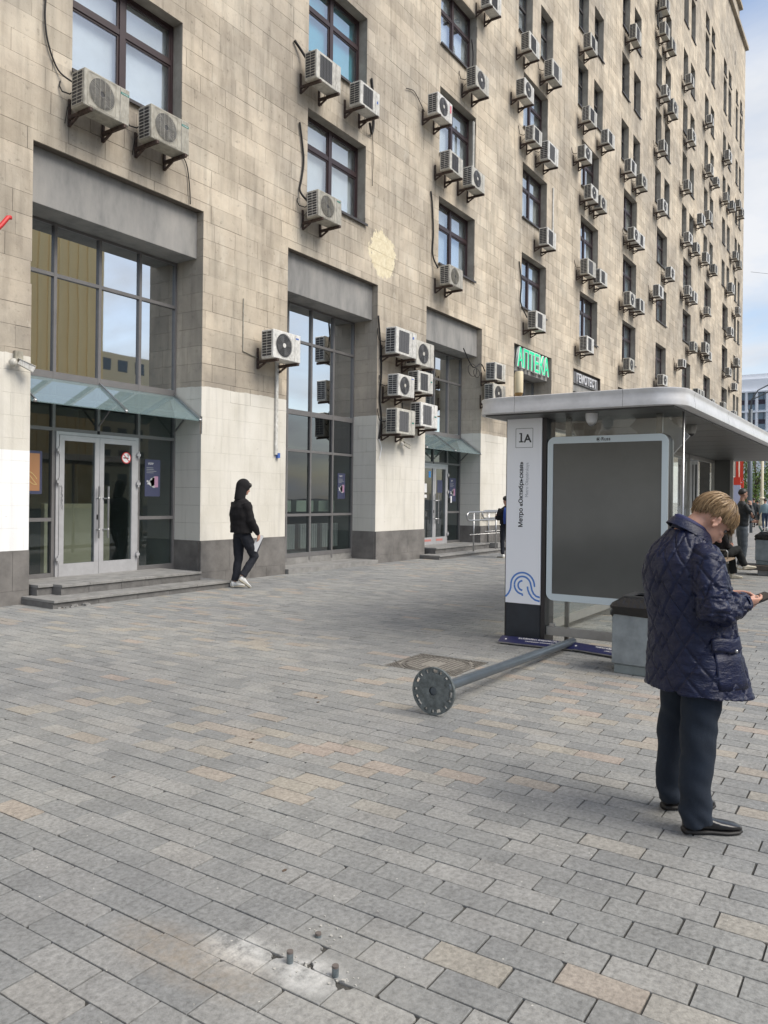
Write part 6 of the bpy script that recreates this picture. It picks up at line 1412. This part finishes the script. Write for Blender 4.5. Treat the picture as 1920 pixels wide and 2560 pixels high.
def wrap(ph0, ph1, z0, z1, off, th, n=14, wav=0.0):
    q = MB(); inn = []; outr = []
    rows = []
    for iz in range(5):
        z = z0 + (z1 - z0) * iz / 4; cx_ = np.interp(z, [s[0] for s in JS][::-1], [s[1] for s in JS][::-1]); a = np.interp(z, [s[0] for s in JS][::-1], [s[2] for s in JS][::-1]); b_ = np.interp(z, [s[0] for s in JS][::-1], [s[3] for s in JS][::-1])
        loop = []
        for o_ in (off, off + th):
            L_ = []
            for i in range(n + 1):
                p_ = rad(ph0 + (ph1 - ph0) * i / n); ca, sa = math.cos(p_), math.sin(p_); ca = abs(ca) ** .88 * (1 if ca > 0 else -1); sa = abs(sa) ** .88 * (1 if sa > 0 else -1)
                L_.append(Vector((cx_, 0, z + wav * math.sin(i * .5) + (.012 * abs(i - n / 2) / (n / 2) if iz == 0 and wav else 0))) + fV * ((a + o_) * ca) + lV * ((b_ + o_) * sa))
            loop += L_ if o_ == off else L_[::-1]
        rows.append(loop)
    q.rings(rows); return q
wrap(-112, -62, .872, .938, .003, .009, wav=.006).obj('pocket_flap', M_NYL, MAN, smooth=True)
wrap(-108, -64, .70, .868, -.004, .007).obj('pocket', M_NYL, MAN, smooth=True)
q = MB(); c0_ = Vector((.012, 0, .885)) + fV * (.208 * math.cos(rad(-86))) + lV * (.246 * math.sin(rad(-86))); q.ell(c0_ + Vector((.004, -.004, 0)), (.008, .008, .008), n=12, m=8); q.obj('button', M_STEEL, MAN, smooth=True)
# jacket collar and shirt collar
def collar(r0, r1, zo, name, m, tilt=.55):
    q = MB(); rows = []
    for (rr_, zz, out_) in ((r0, 0, 0), (r0 * .97, .030, .0), (r0 * .93, .050, .0), (r0 * .98, .056, .010), (r0 * 1.12, .048, .012), (r1, .010, .015)):
        ring = []
        for j in range(32):
            a = 2 * math.pi * j / 32; x = math.cos(a) * rr_ * 1.12; y = math.sin(a) * rr_
            base = Vector((-.020, 0, 1.418 + zo)); ring.append(base + Vector((x + zz * .35, y, zz - x * tilt + (.0))))
        rows.append(ring)
    q.rings(rows, cap=False); q.obj(name, m, MAN, smooth=True)
collar(.074, .098, -.010, 'collar', M_NYL); collar(.064, .075, .004, 'shirt_collar', mat('shirt_navy', (.012, .016, .075), .7), .60)
q = MB(); q.tube([wrR - (wrR - elR).normalized() * .02, wrR + (wrR - elR).normalized() * .004], [.054, .052], 20, cap=False); q.obj('cuff', M_NYL, MAN, smooth=True)
# phone
PHN = thing('phone', 'black phone held in the hands of the man in the quilted jacket', 'phone', (mp.x, mp.y, 0), RZ)
q = MB(); Mp_ = Matrix.Translation((.298, -.055, 1.108)) @ Matrix.Rotation(rad(12), 4, 'Z') @ Matrix.Rotation(rad(-18), 4, 'Y') @ Matrix.Rotation(rad(10), 4, 'X'); q.prism(rrect(.148, .072, .010, 5), -.004, .004, M=Mp_); q.obj('phone_case', M_BLACK, PHN); q = MB(); q.prism(rrect(.140, .066, .008, 5), .0041, .0048, M=Mp_); q.obj('screen', mat('phone_screen', (.01, .01, .012), .08), PHN)
# trousers
M_TROU = mat('trousers_navy', (.007, .014, .027), .9, bump=.25, bscale=260, var=.2, vscale=6)
tr = MB()
tr.loft([(Vector((0, 0, .92)), Vector((.12, 0, 0)), Vector((0, .16, 0))), (Vector((0, 0, .80)), Vector((.125, 0, 0)), Vector((0, .175, 0))), (Vector((0.0, 0, .72)), Vector((.10, 0, 0)), Vector((0, .15, 0)))], 20)
limb(tr, [(.005, -.095, .80), (.012, -.108, .65), (-.004, -.118, .52), (-.010, -.126, .43), (-.022, -.134, .28), (-.030, -.138, .17), (-.020, -.14, .09), (-.014, -.14, .045)], [.10, .098, .090, .082, .074, .070, .072, .074], 20)
limb(tr, [(-.0, .095, .80), (-.010, .108, .65), (-.022, .122, .52), (-.030, .132, .43), (-.036, .140, .28), (-.040, .143, .17), (-.028, .145, .09), (-.02, .145, .055)], [.10, .096, .088, .080, .072, .068, .070, .070], 20)
def crease(p, n_):
    z = p[:, 2]; w = np.array([noise.noise(Vector((float(a[0]) * 9, float(a[1]) * 9, float(a[2]) * 15 + float(a[0]) * 12))) for a in p]); w2 = np.array([noise.noise(Vector((float(a[0]) * 7, float(a[1]) * 7, float(a[2]) * 3 + 9))) for a in p])
    amp = .006 + .006 * np.exp(-((z - .46) / .12) ** 2) + .013 * np.exp(-((z - .10) / .07) ** 2)
    return p + n_ * (w * amp + w2 * .010)[:, None]
organic('trousers', tr, .0075, M_TROU, MAN, it=3, post=crease)
M_LEATH = mat('black_leather', (.010, .010, .012), .28, bump=.15, bscale=60); M_SOLE = mat('black_sole', (.012, .011, .011), .6)
for hx, hy, dd in ((-.085, -.14, (1, .04)), (-.082, .148, (1, .10))):
    u_ = MB(); s__ = MB(); shoe(u_, s__, (hx, hy, 0), dd, .285); o = autosm(u_.obj('shoe', M_LEATH, MAN), 60); s__.obj('sole', M_SOLE, o, smooth=True)
    q = MB()
    for j in range(4): x = hx + .095 + .018 * j; z = .094 - .010 * j; q.tube([(x, hy - .022, z - .006), (x + .004, hy, z + .004), (x + .008, hy + .022, z - .006)], .0022, 5)
    q.tube([(hx + .095, hy, .1), (hx + .075, hy - .03, .105), (hx + .10, hy - .045, .075)], .002, 5); q.obj('laces', M_BLACK, o)
# ---------------------------------------------------------------- other people
def figure(label, loc, rz, J, C, voxel=.012, skin=None, hair=None, hood=False, seated=False, coat_len=None, shoes=True, extra=None):
    """J joints in the body frame (x forward, y left); C materials: top, legs, shoe, sole"""
    T = thing('person', label, 'person', loc, rz); sk = skin or M_SKIN; b = MB(); v = Vector
    HRm = rotm(rad(J.get('pitch', 5)), rad(J.get('yaw', 0))); h = v(J['head']); nk = v(J['neck']); pel = v(J['pelvis']); ch = v(J['chest'])
    head_into(b, h, HRm, J.get('hs', .98)); b.tube([nk, h + HRm @ v((-.01, 0, -.06))], [.055, .05], 12)
    up_ = (nk - pel).normalized(); lat = v(J['lat']) if 'lat' in J else v((0, 1, 0)); lat = (lat - up_ * lat.dot(up_)).normalized(); fr = lat.cross(up_)
    b.loft([(nk - up_ * .02, fr * .05, lat * .08), (ch, fr * .10, lat * .155), (pel + up_ * .1, fr * .09, lat * .12), (pel, fr * .10, lat * .14)], 14)
    for s_ in 'RL':
        limb(b, [J['sh' + s_], J['el' + s_], J['wr' + s_]], [.045, .036, .024], 8); limb(b, [J['hip' + s_], J['kn' + s_], J['an' + s_]], [.07, .05, .034], 8)
        d = (v(J['wr' + s_]) - v(J['el' + s_])).normalized(); hd = v(J['hd' + s_]) if 'hd' + s_ in J else d
        hand_into(b, v(J['wr' + s_]) + d * .005, hd, J.get('pn' + s_, (0, -1 if s_ == 'L' else 1, 0)), .98, curl=J.get('curl', .3), thumb=1 if s_ == 'R' else -1)
    organic('body', b, voxel * .8, sk, T, it=2)
    top = MB(); wl_ = J.get('waist', .0); bu = J.get('bulk', 1.0)
    top.loft([(nk + up_ * .015, fr * .055, lat * .065), (nk - up_ * .04, fr * .085 * bu, lat * .13 * bu), (ch + up_ * .05, fr * .12 * bu, lat * .19 * bu), (ch - up_ * .08, fr * .135 * bu, lat * .20 * bu), (pel + up_ * .16, fr * .13 * bu, lat * .185 * bu), (pel + up_ * (.02 - wl_), fr * .132 * bu, lat * .18 * bu)], 20)
    for s_ in 'RL':
        a, e, w_ = v(J['sh' + s_]), v(J['el' + s_]), v(J['wr' + s_]); limb(top, [a + (pel - a) * .0, a + (e - a) * .2, a + (e - a) * .6, e, e + (w_ - e) * .6, w_], [.062 * bu, .068 * bu, .060 * bu, .055 * bu, .049 * bu, .040], 12)
    def wr(p, n_):
        w = np.array([noise.noise(Vector((float(a[0]) * 10, float(a[1]) * 10, float(a[2]) * 14))) for a in p]); return p + n_ * (w * .010)[:, None]
    organic('top', top, voxel, C[0], T, it=3, post=wr)
    lg = MB(); lr = J.get('legr', 1.0)
    lg.loft([(pel + up_ * .08, fr * .11, lat * .15), (pel - up_ * .02, fr * .12, lat * .165), (pel - up_ * .10, fr * .10, lat * .15)], 16)
    for s_ in 'RL':
        a, e, w_ = v(J['hip' + s_]), v(J['kn' + s_]), v(J['an' + s_]); limb(lg, [a, a + (e - a) * .35, e, e + (w_ - e) * .4, w_ + (e - w_) * .02], [.098, .088 * lr, .068 * lr, .060 * lr, .054 * lr], 12)
    organic('trousers', lg, voxel, C[1], T, it=3, post=wr)
    if shoes:
        for s_ in 'RL':
            u_ = MB(); so_ = MB(); ft = J['ft' + s_]; shoe(u_, so_, ft[0], ft[1], .275, pitch=ft[2] if len(ft) > 2 else 0); o = autosm(u_.obj('shoe', C[2], T), 60); so_.obj('sole', C[3], o, smooth=True)
    if hood:
        hd = MB(); hd.ell(h + HRm @ v((-.030, 0, .020)), (.125, .105, .130), HRm, 18, 12); hd.tube([h + HRm @ v((-.045, 0, -.02)), nk + v((-.03, 0, .04)), nk + v((-.035, 0, -.03))], [.105, .095, .10], 16)
        organic('hood', hd, voxel, C[0], T, it=3)
        q = MB(); q.ell(h + HRm @ v((.075, 0, .055)), (.040, .06, .045), HRm, 12, 8); organic('hair', q, voxel * .8, M_HAIRD, T, it=2)
    elif hair != 'none':
        q = MB(); ca = []
        for i in range(9):
            ring = []
            for j in range(24):
                a = j * 15; aa = abs((a + 180) % 360 - 180); he = 62 if aa < 45 else (62 + (aa - 45) * .9 if aa < 90 else min(118, 100 + (aa - 90) * .5)); th = rad(3 + (he - 3) * i / 8); k_ = 1.09 if i < 8 else .98
                ring.append(h + HRm @ (v((math.sin(th) * math.cos(rad(a)) * .100, math.sin(th) * math.sin(rad(a)) * .080, math.cos(th) * .102)) * k_ * (1 + .03 * math.sin(a * 7.3 + i)) + v((-.012, 0, .02))))
            ca.append(ring)
        q.rings(ca); q.obj('hair', hair or M_HAIRD, T, smooth=True)
    for s_ in (-1, 1): q = MB(); q.ell(h + HRm @ v((.072, s_ * .03, .0)), (.011, .011, .009), HRm, 8, 6); q.obj('eye', M_EYE, T)
    return T
def standing(H_=1.78, step=0.0):
    k_ = H_ / 1.78
    J = dict(head=(.02, 0, 1.66 * k_), neck=(-.01, 0, 1.49 * k_), chest=(0, 0, 1.30 * k_), pelvis=(0, 0, .95 * k_))
    for s_, y in (('R', -1), ('L', 1)):
        J['sh' + s_] = (0, y * .175, 1.42 * k_); J['el' + s_] = (-.03, y * .235, 1.13 * k_); J['wr' + s_] = (.04, y * .23, .88 * k_)
        J['hip' + s_] = (0, y * .09, .92 * k_); J['kn' + s_] = (.02, y * .10, .50 * k_); J['an' + s_] = (-.02, y * .11, .09); J['ft' + s_] = ((-.085, y * .11, 0), (1, y * .1))
    if step:
        for s_, g in (('R', 1), ('L', -1)):
            y = -1 if s_ == 'R' else 1; st_ = step * g
            J['kn' + s_] = (.06 + st_ * .5, y * .10, .49 * k_); J['an' + s_] = (st_, y * .10, .10 if g > 0 else .15); J['ft' + s_] = ((st_ - .07, y * .10, 0 if g > 0 else .06), (1, 0), 0 if g > 0 else .45)
            J['el' + s_] = (-.04 - st_ * .35, y * .235, 1.13 * k_); J['wr' + s_] = (.05 - st_ * .8, y * .22, .90 * k_)
    return J
M_HOOD = mat('hoodie_black', (.007, .006, .007), .95, bump=.2, bscale=150); M_JEAN = mat('jeans_dark', (.009, .011, .018), .85, bump=.2, bscale=200); M_SNEAK = mat('sneaker_white', (.66, .66, .64), .5); M_SNSOLE = mat('sneaker_sole', (.42, .38, .30), .6)
# walker: he heads along the wall, seen from behind and the right
wp = fwd * 13.42 + rgt * ((604 - 960) / FPX * 13.42)
WZ = RZ + rad(38)       # away from the camera by 38 degrees
J = standing(1.86)
J.update(head=(.055, 0, 1.735), pitch=14, yaw=-22, neck=(.0, 0, 1.545), chest=(-.01, 0, 1.34), pelvis=(.0, 0, .98), bulk=1.32, waist=.05, legr=1.18)
J.update(shR=(-.01, -.19, 1.47), elR=(.04, -.27, 1.17), wrR=(.20, -.24, .925), shL=(-.01, .19, 1.47), elL=(.0, .26, 1.16), wrL=(.10, .25, .90), hdR=(.2, .1, -1))
J.update(hipL=(.0, .09, .93), knL=(.01, .10, .50), anL=(-.06, .10, .10), ftL=((-.13, .10, 0), (1, .05)), hipR=(.02, -.09, .93), knR=(.21, -.10, .53), anR=(-.03, -.11, .21), ftR=((-.10, -.11, .145), (1, -.05), .62))
WK = figure('man in a black hoodie with the hood up, walking past with white papers', (wp.x, wp.y, 0), WZ, J, (M_HOOD, M_JEAN, M_SNEAK, M_SNSOLE), .011, hood=True)
wm = Matrix.Translation((wp.x, wp.y, 0)) @ Matrix.Rotation(WZ, 4, 'Z')
pp = wm @ Vector((.23, -.26, .885)); PR = thing('papers', 'white sheets of paper in the hand of the man in the black hoodie', 'papers', tuple(pp))
for i, (dx, c) in enumerate(((0, M_SIGNW), (.03, mat('folder_dark', (.06, .06, .08), .6)))):
    q = MB(); a = Vector((.02 + dx * .5, .015 * i, .03)); q.bar(a, a - rgt * (.12 - dx) + Vector((0, 0, -.27)), .095, .004 + .004 * i, (fwd.x, fwd.y, 0)); q.obj('sheet' if i == 0 else 'folder', c, PR)
# person with a blue backpack, mostly behind the pillar
bp_ = fwd * 21.0 + rgt * ((1266 - 960) / FPX * 21.0); J = standing(1.66); J.update(elR=(.05, -.24, 1.06), wrR=(.26, -.16, 1.08), elL=(.05, .24, 1.05), wrL=(.28, .14, 1.10), bulk=1.05)
BZ = math.atan2(fwd.y, fwd.x) + rad(25)
J['pitch'] = 15
BPX = figure('person with a bright blue backpack standing half hidden behind the lettered pillar', (bp_.x, bp_.y, 0), BZ, J, (M_HOOD, M_JEAN, M_SNEAK, M_SNSOLE), .014)
BK_ = thing('backpack', 'bright blue backpack on the person half hidden behind the lettered pillar', 'backpack', (bp_.x, bp_.y, 0), BZ)
M_BLUE = mat('backpack_blue', (.012, .05, .26), .6, bump=.2, bscale=40)
q = MB(); q.loft([(Vector((-.20, .06, .92)), Vector((.08, 0, 0)), Vector((0, .14, 0)), .8), (Vector((-.215, .06, 1.05)), Vector((.105, 0, 0)), Vector((0, .165, 0)), .8), (Vector((-.20, .06, 1.25)), Vector((.09, 0, 0)), Vector((0, .15, 0)), .8), (Vector((-.16, .06, 1.36)), Vector((.05, 0, 0)), Vector((0, .10, 0)), .8)], 20); q.obj('pack', M_BLUE, BK_, smooth=True)
q = MB(); q.loft([(Vector((-.31, .06, .95)), Vector((.03, 0, 0)), Vector((0, .11, 0)), .8), (Vector((-.32, .06, 1.05)), Vector((.04, 0, 0)), Vector((0, .12, 0)), .8), (Vector((-.30, .06, 1.14)), Vector((.02, 0, 0)), Vector((0, .10, 0)), .8)], 16); q.obj('front_pocket', M_BLUE, BK_, smooth=True)
# young man smoking under the far end of the shelter
sp_ = fwd * 18.2 + rgt * ((1856 - 960) / FPX * 18.2); J = standing(1.90); J.update(yaw=8, pitch=6, elR=(.16, -.26, 1.24), wrR=(.17, -.07, 1.50), hdR=(-.1, .35, 1), elL=(.06, .25, 1.16), wrL=(.26, .12, 1.12), hdL=(1, -.2, .1), legr=1.15, bulk=1.05)
M_JKT = mat('jacket_black', (.010, .013, .015), .6); M_GJEAN = mat('jeans_grey', (.075, .09, .105), .9, var=.25, vscale=8)
SMK = figure('young man in black jacket and grey jeans, hand to mouth, by the shelter end', (sp_.x, sp_.y, 0), RZ + rad(-8), J, (M_JKT, M_GJEAN, M_SNEAK, M_SNSOLE), .013, skin=M_SKIN2)
q = MB(); q.bar((.125, -.03, .86), (.118, -.02, 1.40), .03, .09, (0, 1, 0)); q.obj('shirt_edge', M_SIGNW, SMK)
# seated person on the bench
se = Vector((16.95, 3.05, 0)); SZ = rad(-38)
J = dict(head=(.10, 0, 1.16), neck=(.02, 0, 1.0), chest=(.0, 0, .82), pelvis=(0, 0, .53), pitch=28, shR=(.0, -.17, .93), elR=(.06, -.23, .70), wrR=(.27, -.10, .68), shL=(.0, .17, .93), elL=(.08, .22, .70), wrL=(.29, .05, .70),
         hipR=(.02, -.09, .52), knR=(.46, -.08, .60), anR=(.62, -.12, .27), ftR=((.56, -.13, .20), (1, -.35), -.12), hipL=(.02, .09, .52), knL=(.45, .08, .48), anL=(.50, .06, .10), ftL=((.43, .06, 0), (1, -.1)), legr=1.35, bulk=1.08, hs=.95)
figure('person in loose black clothes and cream sneakers sitting cross-legged on the shelter bench', tuple(se), SZ, J, (M_HOOD, mat('trousers_black', (.006, .007, .007), .9), mat('sneaker_cream', (.60, .55, .44), .6), M_SNSOLE), .013, hair=M_HAIRD)
# far walkers
M_SUIT = mat('suit_dark', (.016, .022, .026), .8); M_GREYC = mat('coat_grey', (.03, .033, .036), .8); M_LBLUE = mat('shirt_pale_blue', (.16, .24, .28), .7); M_BJEAN = mat('jeans_blue', (.02, .04, .08), .85)
for (px, dep, hh_, rz_, tp, lg_, L) in ((1884.5, 49, 1.86, 20, M_SUIT, M_SUIT, 'man in a dark suit walking away in the distance, left of the cream lamp post'), (1894, 53, 1.72, 25, M_GREYC, M_SUIT, 'walker in a grey coat just right of the man in the dark suit'),
                                        (1875.5, 56, 1.78, 200, M_SUIT, M_SUIT, 'distant walker in dark clothes just left of the man in the dark suit'), (1913, 43, 1.80, 15, M_LBLUE, M_BJEAN, 'walker in a pale blue top and jeans at the right picture edge'),
                                        (1902, 60, 1.70, 190, M_GREYC, M_BJEAN, 'distant walker in grey coat and blue jeans behind the cream lamp post')):
    p_ = fwd * dep + rgt * ((px - 960) / FPX * dep); figure(L, (p_.x, p_.y, 0), rad(rz_), standing(hh_, .22), (tp, lg_, M_LEATH, M_SOLE), .03, hair=M_HAIRD)
